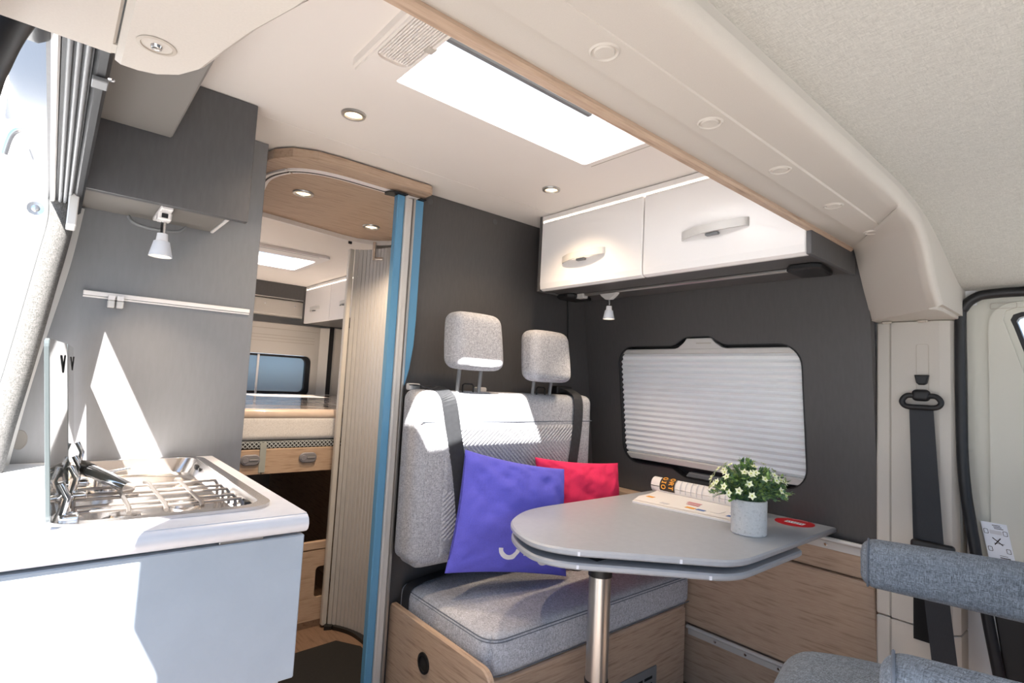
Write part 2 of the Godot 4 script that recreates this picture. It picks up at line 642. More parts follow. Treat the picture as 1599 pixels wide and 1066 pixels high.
# ---------------------------------------------------------------- the shell of the van
const ARCH_REAR := [[0.0475, 1.3822], [0.0589, 1.4155], [0.0808, 1.4583], [0.114, 1.5057], [0.1568, 1.5409], [0.2185, 1.5627], [0.3135, 1.5675], [1.615, 1.5675], [1.6815, 1.5675], [1.71, 1.5599], [1.7432, 1.52], [1.7888, 1.4621], [1.8297, 1.4164], [1.8525, 1.3822]]
const ARCH_FRONT := [[0.1121, 1.3822], [0.1283, 1.4155], [0.1568, 1.4583], [0.1995, 1.4962], [0.2565, 1.5247], [0.342, 1.5456], [0.475, 1.558], [1.235, 1.5608], [1.349, 1.5532], [1.4535, 1.5409], [1.5247, 1.4953], [1.5722, 1.4383], [1.615, 1.4013], [1.6435, 1.3822]]

func build_shell() -> void:
	# ground outside
	var g := setting("ground", Vector3(0, -0.45, 0))
	bx("paving", M.ground, g, Vector3(-14, -0.5, -14), Vector3(14, -0.45, 14), 0.0)
	# floor
	var fl := setting("floor", Vector3(1, 0, -1.5))
	bx("floor_board", M.floor, fl, Vector3(-0.10, -0.05, -4.40), Vector3(2.10, 0.0, 1.2), 0.0)

	# ceiling with its two hatch openings
	var ce := setting("ceiling", Vector3(1, 1.8, -2))
	var T := axes(Vector3.ZERO, Vector3.RIGHT, Vector3(0, 0, -1))     # local (x, -z, y)
	var st := S()
	ring(st, pv([[-0.02, 0.531], [2.05, 0.531], [2.05, 1.478], [-0.02, 1.478]]), rr(0.455, 0.60, 1.135, 1.055, 0.02), Vector2(0.8, 0.85), 1.80, 1.86, T)
	part(st, "ceiling_panel", M.ceiling, ce)
	bx("ceiling_panel", M.ceiling, ce, Vector3(-0.02, 1.80, -2.30), Vector3(2.05, 1.86, -1.481), 0.001)
	st = S()
	ring(st, pv([[-0.02, 2.303], [2.05, 2.303], [2.05, 4.40], [-0.02, 4.40]]), rr(0.60, 3.13, 1.13, 3.52, 0.03), Vector2(0.9, 3.3), 1.80, 1.86, T)
	part(st, "ceiling_panel", M.ceiling, ce)

	# right wall: dark lining leaning out towards the floor, with the window opening
	var wr := setting("wall_right", Vector3(1.95, 0, -1.1))
	var W := wall_axes()
	st = S()
	ring(st, pv([[0.529, -0.10], [1.665, -0.10], [1.665, 1.03], [0.529, 1.03]]), window_outline(0.0), Vector2(1.095, 0.28), 0.0, 0.035, W)
	part(st, "wall_panel", M.dark, wr)
	# body skin behind it
	st = S()
	prism(st, pv([[0.30, -0.95], [4.45, -0.95], [4.45, 1.10], [0.30, 1.10]]), 0.10, 0.13, W)
	part(st, "body_skin", M.body_white, wr)
	# oak cladding under the window, in three boards
	st = S()
	prism(st, pv([[0.571, -0.193], [1.65, -0.193], [1.65, -0.112], [0.571, -0.112]]), -0.022, 0.034, W, 0.0015)
	part(st, "cladding_board", M.wood_z, wr)
	st = S()
	prism(st, pv([[0.538, -0.545], [1.65, -0.545], [1.65, -0.197], [0.538, -0.197]]), -0.034, 0.034, W, 0.003)
	part(st, "cladding_board", M.wood_z, wr)
	st = S()
	prism(st, pv([[0.538, -0.80], [1.65, -0.80], [1.65, -0.549], [0.538, -0.549]]), -0.018, 0.034, W, 0.0015)
	part(st, "cladding_board", M.wood_z, wr)
	st = S()
	prism(st, pv([[0.50, -0.80], [0.5365, -0.80], [0.5365, -0.196], [0.5695, -0.196], [0.5695, -0.102], [0.50, -0.102]]), 0.004, 0.034, W)
	part(st, "filler_strip", M.beige, wr)
	# oak ledge behind the bench end of the table
	st = S()
	prism(st, pv([[1.36, -0.111], [1.65, -0.111], [1.65, -0.085], [1.36, -0.085]]), -0.05, -0.001, W, 0.002)
	part(st, "ledge", M.wood_z, wr)

	# bulkhead behind the bench
	var bh := setting("wall_bulkhead", Vector3(1.4, 0, -1.66))
	st = S()
	front(st, pv([[0.90, 0.0], [1.99, 0.0], [1.99, 0.3], [1.925, 0.8], [1.80, 1.799], [0.942, 1.799], [0.942, 1.34], [0.938, 1.25], [0.925, 1.16], [0.908, 1.10], [0.90, 1.02]]), -1.68, -1.65, 0.001)
	part(st, "wall_panel", M.dark, bh)
	for p in [Vector2(0.982, 1.772), Vector2(1.28, 1.768)]:
		st = S()
		front(st, disc(p.x, p.y, 0.011), -1.6495, -1.6485, 0.0004, true)
		part(st, "screw_cap", M.cab_dark, bh)
	# kitchen end panel, grey laminate
	var kp := setting("wall_kitchen", Vector3(0.2, 0, -1.66))
	st = S()
	front(st, pv([[-0.13, 0.0], [0.43, 0.0], [0.43, 1.799], [-0.03, 1.799], [0.015, 1.47], [0.0, 1.354], [-0.035, 1.139], [-0.065, 0.936], [-0.10, 0.6]]), -1.675, -1.652, 0.001)
	part(st, "wall_panel", M.panel_grey, kp)
	# pale edge strip where the panel meets the door surround
	st = S()
	strap(st, curve([Vector3(0.025, 1.50, -1.640), Vector3(0.010, 1.354, -1.640), Vector3(-0.024, 1.139, -1.640), Vector3(-0.050, 0.936, -1.640), Vector3(-0.085, 0.6, -1.640)]), 0.012, 0.02, Vector3.RIGHT)
	part(st, "edge_strip", M.alu_pale, kp)
	st = S()
	front(st, disc(-0.036, 0.955, 0.014, 0.022), -1.6525, -1.6505, 0.0005, true)
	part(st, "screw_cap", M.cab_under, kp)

	# left side: body from the sliding door's rear edge backwards
	var wl := setting("wall_left", Vector3(-0.1, 0, -3))
	st = S()
	ring(st, pv([[1.70, -0.05], [4.42, -0.05], [4.42, 1.86], [1.70, 1.86]]), rr(2.85, 1.02, 3.95, 1.46, 0.06), Vector2(3.4, 1.24), -0.03, 0.0, axes(Vector3(-0.13, 0, 0), Vector3(0, 0, -1), Vector3.UP))
	part(st, "body_skin", M.body_white, wl)
	var w4 := setting("added_window_4", Vector3(-0.14, 1.02, -3.4))  # unseen window, added to bring daylight to the bed and corridor
	st = S()
	prism(st, rr(2.84, 1.01, 3.96, 1.47, 0.06), -0.018, -0.014, axes(Vector3(-0.13, 0, 0), Vector3(0, 0, -1), Vector3.UP))
	part(st, "pane", M.glass, w4)
	# side of the roof over the sliding door
	st = S()
	front(st, pv([[-0.035, 1.492], [0.0, 1.492], [0.0, 1.86], [-0.12, 1.86], [-0.12, 1.73]]), -1.66, -0.52)
	part(st, "roof_side", M.cab_dark, wl)
	bx("roof_side", M.body_white, wl, Vector3(-0.172, 1.386, -0.53), Vector3(-0.062, 1.90, 0.70), 0.004)
	# rear wall
	var wb := setting("wall_rear", Vector3(1, 0, -4.3))
	T = Transform3D(Basis.IDENTITY, Vector3.ZERO)
	st = S()
	ring(st, pv([[-0.13, -0.05], [2.05, -0.05], [2.05, 1.502], [-0.13, 1.502]]), rr(0.55, 0.95, 1.575, 1.268, 0.05), Vector2(1.0, 1.1), -4.36, -4.305, T)
	part(st, "door_lining", M.beige, wb)
	bx("header", M.dark, wb, Vector3(-0.13, 1.690, -4.36), Vector3(2.05, 1.80, -4.21), 0.002)
	bx("header_panel", M.beige, wb, Vector3(-0.13, 1.560, -4.36), Vector3(2.05, 1.684, -4.25), 0.008)
	bx("header_back", M.beige, wb, Vector3(-0.13, 1.45, -4.46), Vector3(2.05, 1.80, -4.43), 0.0)
	bx("header_back", M.beige, wb, Vector3(-0.13, 1.47, -4.43), Vector3(2.05, 1.502, -4.361), 0.0)
	bx("rail", M.alu, wb, Vector3(0.4, 1.684, -4.235), Vector3(1.46, 1.692, -4.215), 0.001)
	for y in [1.408, 1.385, 1.362, 1.458]:
		bx("groove", M.beige_dark, wb, Vector3(0.5, y, -4.306), Vector3(1.59 if y < 1.43 else 1.62, y + 0.005, -4.3035), 0.0)
	for x in [1.18, 1.40]:
		st = S()
		front(st, disc(x, 1.64, 0.006), -4.251, -4.247, 0.001, true)
		part(st, "screw", M.chrome, wb)
	# rear side lining by the bed and the two black straps that hang in front of it
	var ws := setting("wall_side", Vector3(1.82, 0, -3.4))
	bx("side_lining", M.beige, ws, Vector3(1.80, 0.0, -4.30), Vector3(1.90, 1.508, -2.46), 0.004)
	st = S()
	plan(st, pv([[1.63, -4.302], [1.72, -4.208], [1.798, -4.208], [1.798, -4.302]]), 0.0, 1.50)
	part(st, "corner_lining", M.beige, ws)
	for q in [[1.665, -4.200], [1.760, -3.985]]:
		bx("strap", M.black, ws, Vector3(q[0], 0.975, q[1]), Vector3(q[0] + 0.035, 1.505, q[1] + 0.004), 0.0)
	# rear door window
	var w2 := setting("window_2", Vector3(1.06, 0.95, -4.34))
	st = S()
	ring(st, rr(0.553, 0.953, 1.572, 1.265, 0.048), rr(0.585, 0.985, 1.535, 1.248, 0.04), Vector2(1.0, 1.1), -4.35, -4.31, Transform3D.IDENTITY)
	part(st, "window_seal", M.rubber, w2)
	st = S()
	front(st, rr(0.58, 0.98, 1.54, 1.252, 0.04), -4.342, -4.338)
	part(st, "pane", M.tinted, w2)
	bx("window_bar", M.white, w2, Vector3(1.175, 0.96, -4.318), Vector3(1.19, 1.26, -4.306), 0.002)

func wall_axes() -> Transform3D:
	return axes(Vector3(1.92, 0.8, 0), Vector3(0, 0, -1), Vector3(-0.1367, 0.9906, 0))

func window_outline(d: float) -> PackedVector2Array:
	# rounded window with the handle bay on top, seen in the wall's own axes; d shrinks it
	var out := PackedVector2Array()
	var u0 := 0.728 + d
	var u1 := 1.468 - d
	var v0 := 0.038 + d
	var v1 := 0.522 - d
	var r := 0.075
	for q in [[u1 - r, v0 + r, -PI / 2], [u1 - r, v1 - r, 0.0]]:
		for k in 9:
			var a: float = q[2] + PI / 2 * k / 8.0
			out.append(Vector2(q[0] + r * cos(a), q[1] + r * sin(a)))
	for p in [[1.215, 0.0], [1.195, 0.004], [1.175, 0.014], [1.155, 0.027], [1.140, 0.033], [1.05, 0.033], [1.035, 0.027], [1.015, 0.014], [0.995, 0.004], [0.975, 0.0]]:
		out.append(Vector2(p[0], v1 + p[1]))
	for q in [[u0 + r, v1 - r, PI / 2], [u0 + r, v0 + r, PI]]:
		for k in 9:
			var a: float = q[2] + PI / 2 * k / 8.0
			out.append(Vector2(q[0] + r * cos(a), q[1] + r * sin(a)))
	for p in [[0.985, 0.0], [1.02, -0.02], [1.04, -0.026], [1.17, -0.026], [1.19, -0.02], [1.23, 0.0]]:
		out.append(Vector2(p[0], v0 + p[1]))
	return out

# ---------------------------------------------------------------- cab: arch, headliner, pillars, driver's door, sliding door opening
func build_cab() -> void:
	var ar := setting("trim_1", Vector3(1, 1.56, -0.43), "beige plastic arch moulding between cab and living area")
	# underside: lofted from the rear outline to the front one, whose haunches reach further in
	var n := ARCH_REAR.size()
	var rc: Array = []
	var fc: Array = []
	for k in n:
		rc.append(Vector3(ARCH_REAR[k][0], ARCH_REAR[k][1], -0.532))
		fc.append(Vector3(ARCH_FRONT[k][0], ARCH_FRONT[k][1], -0.335))
	rc = curve(rc, 5)
	fc = curve(fc, 5)
	var st := S()
	var rows := rc.size() - 1
	sheet(st, rows, 14, func(u: float, v: float) -> Vector3:
		var k := int(round(u * rows))
		var a: Vector3 = rc[k]
		var b: Vector3 = fc[k]
		if v < 0.08:
			return a + Vector3(0, 0.006, 0)
		if v > 0.78:                                 # rolled front edge
			var t := (v - 0.78) / 0.22 * PI / 2
			var c := Vector3.UP.lerp(Vector3(b.x - 0.98, 0.35, 0).normalized(), smoothstep(1.562, 1.49, b.y)).normalized()
			return b + c * 0.022 * (1.0 - cos(t)) + Vector3(0, 0, 0.014 * sin(t))
		return a.lerp(b, (v - 0.08) / 0.70), Vector3(0, -1, 0))
	part(st, "moulding", M.beige, ar)
	# its rear face above the opening, up to the roof
	st = S()
	var poly := PackedVector2Array()
	for q in rc:
		poly.append(Vector2(q.x, q.y + 0.004))
	poly.append_array(pv([[2.06, 1.386], [2.06, 1.88], [-0.05, 1.88], [-0.05, 1.386]]))
	front(st, poly, -0.530, -0.515)
	part(st, "rear_face", M.beige, ar)
	# its front face, which the headliner butts against
	st = S()
	poly = PackedVector2Array()
	for q in fc:
		var c := Vector2(0, 1).lerp(Vector2(q.x - 0.98, 0.35).normalized(), smoothstep(1.562, 1.49, q.y)).normalized()
		poly.append(Vector2(q.x, q.y) + c * 0.018)
	poly.append_array(pv([[2.06, 1.388], [2.06, 1.88], [-0.05, 1.88], [-0.05, 1.388]]))
	front(st, poly, -0.345, -0.324)
	part(st, "front_face", M.beige, ar)
	# end plates of both haunches
	st = S()
	plan(st, pv([[1.853, -0.530], [2.05, -0.530], [2.05, -0.333], [1.72, -0.333], [1.69, -0.338], [1.668, -0.352]]), 1.381, 1.392, 0.002)
	part(st, "end_plate", M.beige, ar)
	st = S()
	plan(st, pv([[0.018, -0.534], [0.034, -0.534], [0.048, -0.529], [0.063, -0.515], [0.074, -0.492], [0.082, -0.451], [0.092, -0.405], [0.105, -0.360], [0.113, -0.325], [0.018, -0.325]]), 1.379, 1.392, 0.004)
	part(st, "end_plate", M.beige, ar)
	st = S()
	plan(st, pv([[-0.06, -0.534], [0.017, -0.534], [0.017, -0.325], [-0.06, -0.325]]), 1.386, 1.396, 0.002)
	part(st, "end_plate", M.beige, ar)
	# oak lip along its rear edge
	st = S()
	box(st, Vector3(0.955, 1.577, -0.541), Vector3(1.49, 0.030, 0.022), 0.004)
	part(st, "oak_lip", M.wood_x, ar)
	# raised band with the row of screw caps
	st = S()
	var band := PackedVector2Array()
	for p in rr(0.16, 0.402, 1.548, 0.466, 0.031):
		band.append(Vector2(p.x, -p.y))
	plan(st, band, 1.5605, 1.570, 0.003)
	part(st, "cap_band", M.beige, ar)
	for x in [0.494, 0.748, 0.997, 1.26, 1.52]:
		st = S()
		lathe(st, [Vector2(0.0, -0.0015), Vector2(0.012, -0.002), Vector2(0.014, 0.0), Vector2(0.0155, 0.0), Vector2(0.0175, -0.002), Vector2(0.020, 0.0)], Transform3D(Basis.IDENTITY, Vector3(x, 1.5603, -0.432)))
		part(st, "screw_cap", M.beige, ar)
	st = S()
	lathe(st, [Vector2(0.0, 0.002), Vector2(0.009, 0.002), Vector2(0.0105, -0.0005), Vector2(0.013, 0.0)], Transform3D(Basis.IDENTITY, Vector3(0.040, 1.3786, -0.478)))
	part(st, "screw_hole", M.beige_dark, ar)
	st = S()
	lathe(st, [Vector2(0.0, -0.002), Vector2(0.0035, -0.0015), Vector2(0.0045, 0.001)], Transform3D(Basis.IDENTITY, Vector3(0.040, 1.3786, -0.479)))
	part(st, "screw", M.chrome, ar)

	# cab headliner: felt, a little above the arch
	var hl := setting("ceiling_cab", Vector3(1, 1.6, 0.2), "pale felt headliner over the cab")
	st = S()
	var lin: Array = []
	for q in [[-0.05, 1.47], [0.0, 1.49], [0.10, 1.54], [0.25, 1.585], [0.50, 1.60], [1.20, 1.60], [1.38, 1.595], [1.53, 1.575], [1.67, 1.535], [1.79, 1.492], [1.89, 1.466], [2.05, 1.462]]:
		lin.append(Vector3(q[0], q[1], 0))
	var pp := PackedVector2Array()
	for q in curve(lin, 5):
		pp.append(Vector2(q.x, q.y))
	pp.append_array(pv([[2.06, 1.88], [-0.06, 1.88]]))
	front(st, pp, -0.345, 0.70, 0.0, true)
	part(st, "felt_liner", M.liner, hl)
	# grab handle stub on the headliner
	var gh := thing("grab_handle", "grey grab handle mount on the felt headliner above the driver's door", "handle", Vector3(1.76, 1.54, -0.18))
	st = S()
	soft(st, Vector3(1.725, 1.535, -0.205), Vector3(1.775, 1.567, -0.165), 0.014, null, 3)
	part(st, "mount", M.grey_plastic, gh)
	st = S()
	tube(st, [Vector3(1.745, 1.54, -0.185), Vector3(1.735, 1.51, -0.12), Vector3(1.735, 1.505, 0.02), Vector3(1.745, 1.54, 0.08)], 0.011, 8)
	part(st, "grip", M.grey_plastic, gh)

	# right pillar between window wall and driver's door: two strips, each split once
	var pl := setting("trim_2", Vector3(1.93, 0, -0.44), "beige pillar trim beside the driver's door")
	for y in [[0.0, 0.528], [0.531, 1.3795]]:
		bx("pillar_trim", M.beige, pl, Vector3(1.893, y[0], -0.528), Vector3(2.02, y[1], -0.4915), 0.004)
		st = S()
		plan(st, pv([[1.890, -0.4895], [1.887, -0.42], [1.888, -0.375], [1.895, -0.352], [1.915, -0.338], [2.02, -0.336], [2.02, -0.4895]]), y[0], y[1], 0.002)
		part(st, "pillar_trim", M.beige, pl)
	bx("belt_slot_shade", M.black_matt, pl, Vector3(1.8855, 0.495, -0.437), Vector3(1.889, 0.64, -0.372), 0.0)  # black plate painting the shade inside the belt opening
	for z in [-0.494, -0.409]:
		st = S()
		soft(st, Vector3(1.862, 1.3735, z - 0.012), Vector3(1.874, 1.3795, z + 0.012), 0.0028, null, 2)
		part(st, "clip", M.beige_dark, pl)

	# driver's belt on that pillar
	var sb := thing("seat_belt", "black seat belt hanging from its guide on the beige pillar", "seat belt", Vector3(1.88, 0.46, -0.41))
	st = S()
	T_slot(st)
	part(st, "height_slot", M.beige_dark, sb)
	st = S()
	side(st, pv([[-0.430, 1.224], [-0.397, 1.224], [-0.402, 1.200], [-0.408, 1.196], [-0.420, 1.196], [-0.426, 1.202]]), 1.872, 1.888, 0.003)
	part(st, "height_button", M.black, sb)
	st = S()
	soft(st, Vector3(1.862, 1.150, -0.436), Vector3(1.888, 1.183, -0.393), 0.012, null, 3)
	part(st, "guide_cover", M.black, sb)
	st = S()
	tube(st, curve([Vector3(1.872, 1.165, -0.428), Vector3(1.870, 1.164, -0.447), Vector3(1.869, 1.148, -0.458), Vector3(1.868, 1.134, -0.447), Vector3(1.868, 1.133, -0.413), Vector3(1.868, 1.134, -0.379), Vector3(1.869, 1.148, -0.368), Vector3(1.870, 1.164, -0.379), Vector3(1.872, 1.165, -0.398)], 5), 0.0075, 8)
	part(st, "belt_guide", M.black, sb)
	st = S()
	strap(st, [Vector3(1.872, 1.136, -0.414), Vector3(1.866, 0.95, -0.403), Vector3(1.862, 0.75, -0.390), Vector3(1.862, 0.60, -0.378), Vector3(1.862, 0.42, -0.360)], 0.055, 0.002, Vector3(0, 0, 1))
	part(st, "webbing", M.belt, sb)
	st = S()
	strap(st, [Vector3(1.880, 1.130, -0.418), Vector3(1.880, 0.9, -0.413), Vector3(1.880, 0.62, -0.408)], 0.050, 0.002, Vector3(0, 0, 1))
	part(st, "webbing", M.belt, sb)
	st = S()
	soft(st, Vector3(1.842, 0.742, -0.435), Vector3(1.866, 0.772, -0.338), 0.009, null, 4)
	part(st, "belt_tongue", M.black, sb)

	# door seal and driver's door
	var dr := setting("door_1", Vector3(1.95, 0.1, 0.2), "beige lining of the driver's door")
	st = S()
	var seal := curve([Vector3(1.905, 1.447, 0.65), Vector3(1.905, 1.447, -0.10), Vector3(1.905, 1.447, -0.26), Vector3(1.905, 1.438, -0.300), Vector3(1.905, 1.412, -0.324), Vector3(1.905, 1.37, -0.331), Vector3(1.905, 1.1, -0.331), Vector3(1.905, 0.94, -0.326), Vector3(1.905, 0.80, -0.310), Vector3(1.905, 0.60, -0.283), Vector3(1.905, 0.42, -0.255), Vector3(1.905, 0.20, -0.22), Vector3(1.905, 0.05, -0.2)], 5)
	tube(st, seal, 0.013, 10)
	part(st, "door_seal", M.rubber, dr)
	var D := axes(Vector3(1.935, 0, 0), Vector3(0, 0, -1), Vector3.UP)       # local (-z, y, outwards)
	st = S()
	ring(st, rr(-0.70, 0.70, 0.322, 1.442, 0.05), pv([[0.226, 1.36], [0.232, 1.378], [0.226, 1.392], [0.210, 1.398], [-0.62, 1.398], [-0.62, 1.02], [0.115, 1.02], [0.13, 1.03], [0.14, 1.05]]), Vector2(-0.1, 1.2), 0.0, 0.04, D)
	part(st, "door_lining", M.door_beige, dr)
	st = S()
	ring(st, rr(-0.66, 0.74, 0.276, 1.425, 0.06), pv([[0.240, 1.36], [0.246, 1.38], [0.240, 1.402], [0.220, 1.410], [-0.63, 1.410], [-0.63, 1.00], [0.115, 1.00], [0.14, 1.01], [0.155, 1.04]]), Vector2(-0.1, 1.2), -0.008, 0.0, D)
	part(st, "door_lining", M.door_beige, dr)
	st = S()
	ring(st, rr(0.217, 1.408, 0.272, 1.424, 0.004, 3), rr(0.2185, 1.4095, 0.2705, 1.4225, 0.003, 3), Vector2(0.245, 1.416), -0.0086, -0.007, D)
	part(st, "airbag_mark", M.beige_dark, dr)
	st = S()
	ring(st, pv([[0.228, 1.358], [0.234, 1.378], [0.228, 1.394], [0.210, 1.400], [-0.622, 1.400], [-0.622, 1.018], [0.117, 1.018], [0.132, 1.028], [0.142, 1.048]]), pv([[0.215, 1.356], [0.220, 1.374], [0.216, 1.382], [0.205, 1.387], [-0.61, 1.387], [-0.61, 1.03], [0.112, 1.03], [0.122, 1.036], [0.13, 1.05]]), Vector2(-0.1, 1.2), 0.002, 0.03, D)
	part(st, "window_seal", M.rubber, dr)
	st = S()
	prism(st, pv([[0.222, 1.358], [0.226, 1.378], [0.205, 1.39], [-0.615, 1.39], [-0.615, 1.025], [0.115, 1.025], [0.138, 1.05]]), 0.02, 0.024, D)
	part(st, "pane", M.glass, dr)
	st = S()
	side(st, pv([[-0.285, 0.72], [-0.26, 0.735], [-0.22, 0.742], [0.6, 0.742], [0.6, 0.05], [-0.19, 0.05], [-0.245, 0.4]]), 1.915, 1.99, 0.004)
	part(st, "door_pocket", M.black, dr)
	bx("door_skin", M.body_white, dr, Vector3(1.99, -0.1, -0.34), Vector3(2.02, 1.02, 0.72), 0.0)
	bx("pocket_rim", M.red, dr, Vector3(1.895, 0.392, -0.235), Vector3(1.915, 0.402, -0.05), 0.002)
	# warning label on the door
	var lb := thing("warning_label", "white warning label with crossed-out pictogram on the driver's door lining", "label", Vector3(1.926, 0.75, -0.265))
	var L := Transform3D(Basis(Vector3(0, 0, 1), Vector3(0, 0.985, -0.172), Vector3(-1, 0, 0)), Vector3(1.926, 0.795, -0.2635))
	st = S()
	prism(st, pv([[-0.026, -0.046], [0.026, -0.046], [0.026, 0.046], [-0.026, 0.046]]), 0.0, 0.0006, L)
	part(st, "sheet", M.sticker, lb)
	var ink := [[0.004, 0.040, 0.016, 0.0015, 0.0], [0.006, 0.036, 0.016, 0.0015, 0.0], [0.008, 0.032, 0.018, 0.0015, 0.0], [0.0, -0.001, 0.025, 0.0022, -0.75], [0.0, -0.001, 0.023, 0.0022, 0.9], [0.002, -0.006, 0.02, 0.001, 0.0], [0.008, -0.041, 0.02, 0.0022, 0.0], [0.006, -0.036, 0.016, 0.001, 0.0]]
	for q in ink:
		st = S()
		box(st, L * Vector3(q[0], q[1], 0.0009), Vector3(q[2], q[3], 0.0005), 0.0, L.basis * Basis(Vector3(0, 0, 1), q[4]))
		part(st, "print_line", M.ink_dark, lb)
	for q in [[-0.019, 0.022], [0.019, 0.022], [-0.018, -0.022], [0.018, -0.022]]:
		st = S()
		ring(st, rr(q[0] - 0.0045, q[1] - 0.006, q[0] + 0.0045, q[1] + 0.006, 0.002, 3), rr(q[0] - 0.0035, q[1] - 0.005, q[0] + 0.0035, q[1] + 0.005, 0.0015, 3), Vector2(q[0], q[1]), 0.0007, 0.0011, L)
		part(st, "print_seat", M.ink_dark, lb)
	st = S()
	prism(st, rr(-0.012, 0.017, 0.012, 0.027, 0.002, 3), 0.0007, 0.001, L)
	part(st, "print_block", M.ink_grey, lb)

	# dashboard and windscreen frame ahead of the camera (they shade the cab)
	var ds := setting("wall_front", Vector3(1, 0, 1.1))
	bx("dashboard", M.black, ds, Vector3(-0.05, 0.0, 0.95), Vector3(2.05, 0.95, 1.35), 0.04)
	bx("bonnet", M.body_white, ds, Vector3(-0.05, 0.0, 1.35), Vector3(2.05, 0.85, 2.3), 0.1)
	for x in [-0.02, 2.0]:
		st = S()
		tube(st, [Vector3(x, 0.9, 1.5), Vector3(x + (0.04 if x < 1 else -0.04), 1.62, 0.66)], 0.035, 8)
		part(st, "windscreen_pillar", M.beige, ds)
	var w3 := setting("window_3", Vector3(1, 0.95, 1.1))
	st = S()
	prism(st, pv([[0.02, 0.0], [1.98, 0.0], [1.94, 1.10], [0.06, 1.10]]), 0.0, 0.004, axes(Vector3(0, 0.9, 1.47), Vector3.RIGHT, Vector3(0, 0.66, -0.75)))
	part(st, "pane", M.glass, w3)

	# sliding door opening: front pillar, seals, top rail, rear jamb
	var sd := setting("door_2", Vector3(-0.05, 0, -1.1), "open sliding door surround")
	st = S()
	plan(st, pv([[-0.185, -0.46], [-0.142, -0.52], [-0.085, -0.535], [-0.075, -0.50], [-0.075, -0.36], [-0.185, -0.34]]), -0.05, 1.385, 0.004)
	part(st, "front_pillar", M.body_white, sd)
	st = S()
	tube(st, curve([Vector3(-0.045, 1.492, -0.76), Vector3(-0.046, 1.478, -0.69), Vector3(-0.050, 1.445, -0.635), Vector3(-0.060, 1.39, -0.605), Vector3(-0.068, 1.31, -0.585), Vector3(-0.085, 1.0, -0.57), Vector3(-0.09, 0.6, -0.56), Vector3(-0.10, 0.0, -0.56)]), 0.017, 10)
	part(st, "door_seal", M.rubber, sd)
	bx("top_rail", M.alu_pale, sd, Vector3(-0.030, 1.480, -1.62), Vector3(-0.022, 1.492, -0.62), 0.002)
	bx("top_rail", M.rubber, sd, Vector3(-0.022, 1.484, -1.62), Vector3(0.008, 1.492, -0.62), 0.001)
	for x in [-0.014, -0.006, 0.002]:
		st = S()
		tube(st, [Vector3(x, 1.482, -1.62), Vector3(x, 1.482, -0.62)], 0.0032, 6)
		part(st, "rail_rib", M.grey_plastic, sd)
	bx("foam_strip", M.rubber, sd, Vector3(0.008, 1.480, -1.62), Vector3(0.024, 1.60, -0.62), 0.004)
	bx("rail_bracket", M.grey_plastic, sd, Vector3(0.008, 1.474, -0.83), Vector3(0.024, 1.480, -0.805), 0.001)
	st = S()
	lathe(st, [Vector2(0.0, -0.002), Vector2(0.003, -0.0015), Vector2(0.004, 0.0)], Transform3D(Basis.IDENTITY, Vector3(0.026, 1.476, -0.795)))
	part(st, "screw", M.chrome, sd)
	# carpeted rear edge of the opening and the seal on it
	var rim := [Vector3(-0.012, 1.50, -1.615), Vector3(-0.008, 1.44, -1.612), Vector3(-0.019, 1.342, -1.61), Vector3(-0.044, 1.138, -1.61), Vector3(-0.068, 0.957, -1.61), Vector3(-0.088, 0.75, -1.61), Vector3(-0.105, 0.4, -1.61), Vector3(-0.11, 0.0, -1.61)]
	var body: Array = []
	var nose: Array = []
	for p in rim:
		body.append(p + Vector3(0, 0, 0.020))
		nose.append(p + Vector3(0, 0, 0.072))
	st = S()
	tube(st, curve(nose), 0.022, 12)
	part(st, "carpet_trim", M.carpet, sd)
	st = S()
	strap(st, curve(body), 0.036, 0.118, Vector3.RIGHT)
	part(st, "carpet_return", M.carpet, sd)
	var rim2: Array = []
	for p in rim:
		rim2.append(p + Vector3(-0.026, 0.0, 0.05))
	st = S()
	tube(st, curve(rim2), 0.004, 8)
	part(st, "door_seal", M.grey_plastic, sd)
	# painted jamb outside the seal
	st = S()
	front(st, pv([[-0.055, -0.05], [-0.135, -0.05], [-0.30, -0.05], [-0.30, 1.66], [-0.03, 1.68], [-0.03, 1.46], [-0.045, 1.342], [-0.07, 1.138], [-0.094, 0.957], [-0.115, 0.75], [-0.13, 0.4]]), -1.70, -1.65, 0.003)
	part(st, "jamb", M.paint, sd)
	st = S()
	front(st, pv([[-0.22, 0.9], [-0.125, 0.9], [-0.105, 1.05], [-0.09, 1.20], [-0.085, 1.28], [-0.095, 1.33], [-0.125, 1.35], [-0.22, 1.36]]), -1.652, -1.642, 0.005)
	part(st, "jamb_pressing", M.paint, sd)
	st = S()
	lathe(st, [Vector2(0.0, 0.006), Vector2(0.006, 0.005), Vector2(0.008, 0.001), Vector2(0.016, 0.0015), Vector2(0.017, 0.0)], Transform3D(Basis(Vector3.RIGHT, Vector3(0, 0, 1), Vector3(0, -1, 0)), Vector3(-0.056, 1.483, -1.649)))
	part(st, "screw", M.chrome, sd)
	# hinge arm of the sliding door
	var ha := thing("door_hinge_arm", "chrome hinge arm of the sliding door on the white jamb", "hinge", Vector3(-0.09, 1.55, -1.63))
	st = S()
	tube(st, curve([Vector3(-0.118, 1.585, -1.63), Vector3(-0.108, 1.635, -1.625), Vector3(-0.083, 1.650, -1.62), Vector3(-0.05, 1.642, -1.62), Vector3(-0.025, 1.635, -1.62)]), 0.007, 8)
	part(st, "arm", M.chrome, ha)
	st = S()
	soft(st, Vector3(-0.07, 1.630, -1.632), Vector3(-0.035, 1.650, -1.61), 0.006, null, 2)
	part(st, "joint", M.chrome, ha)

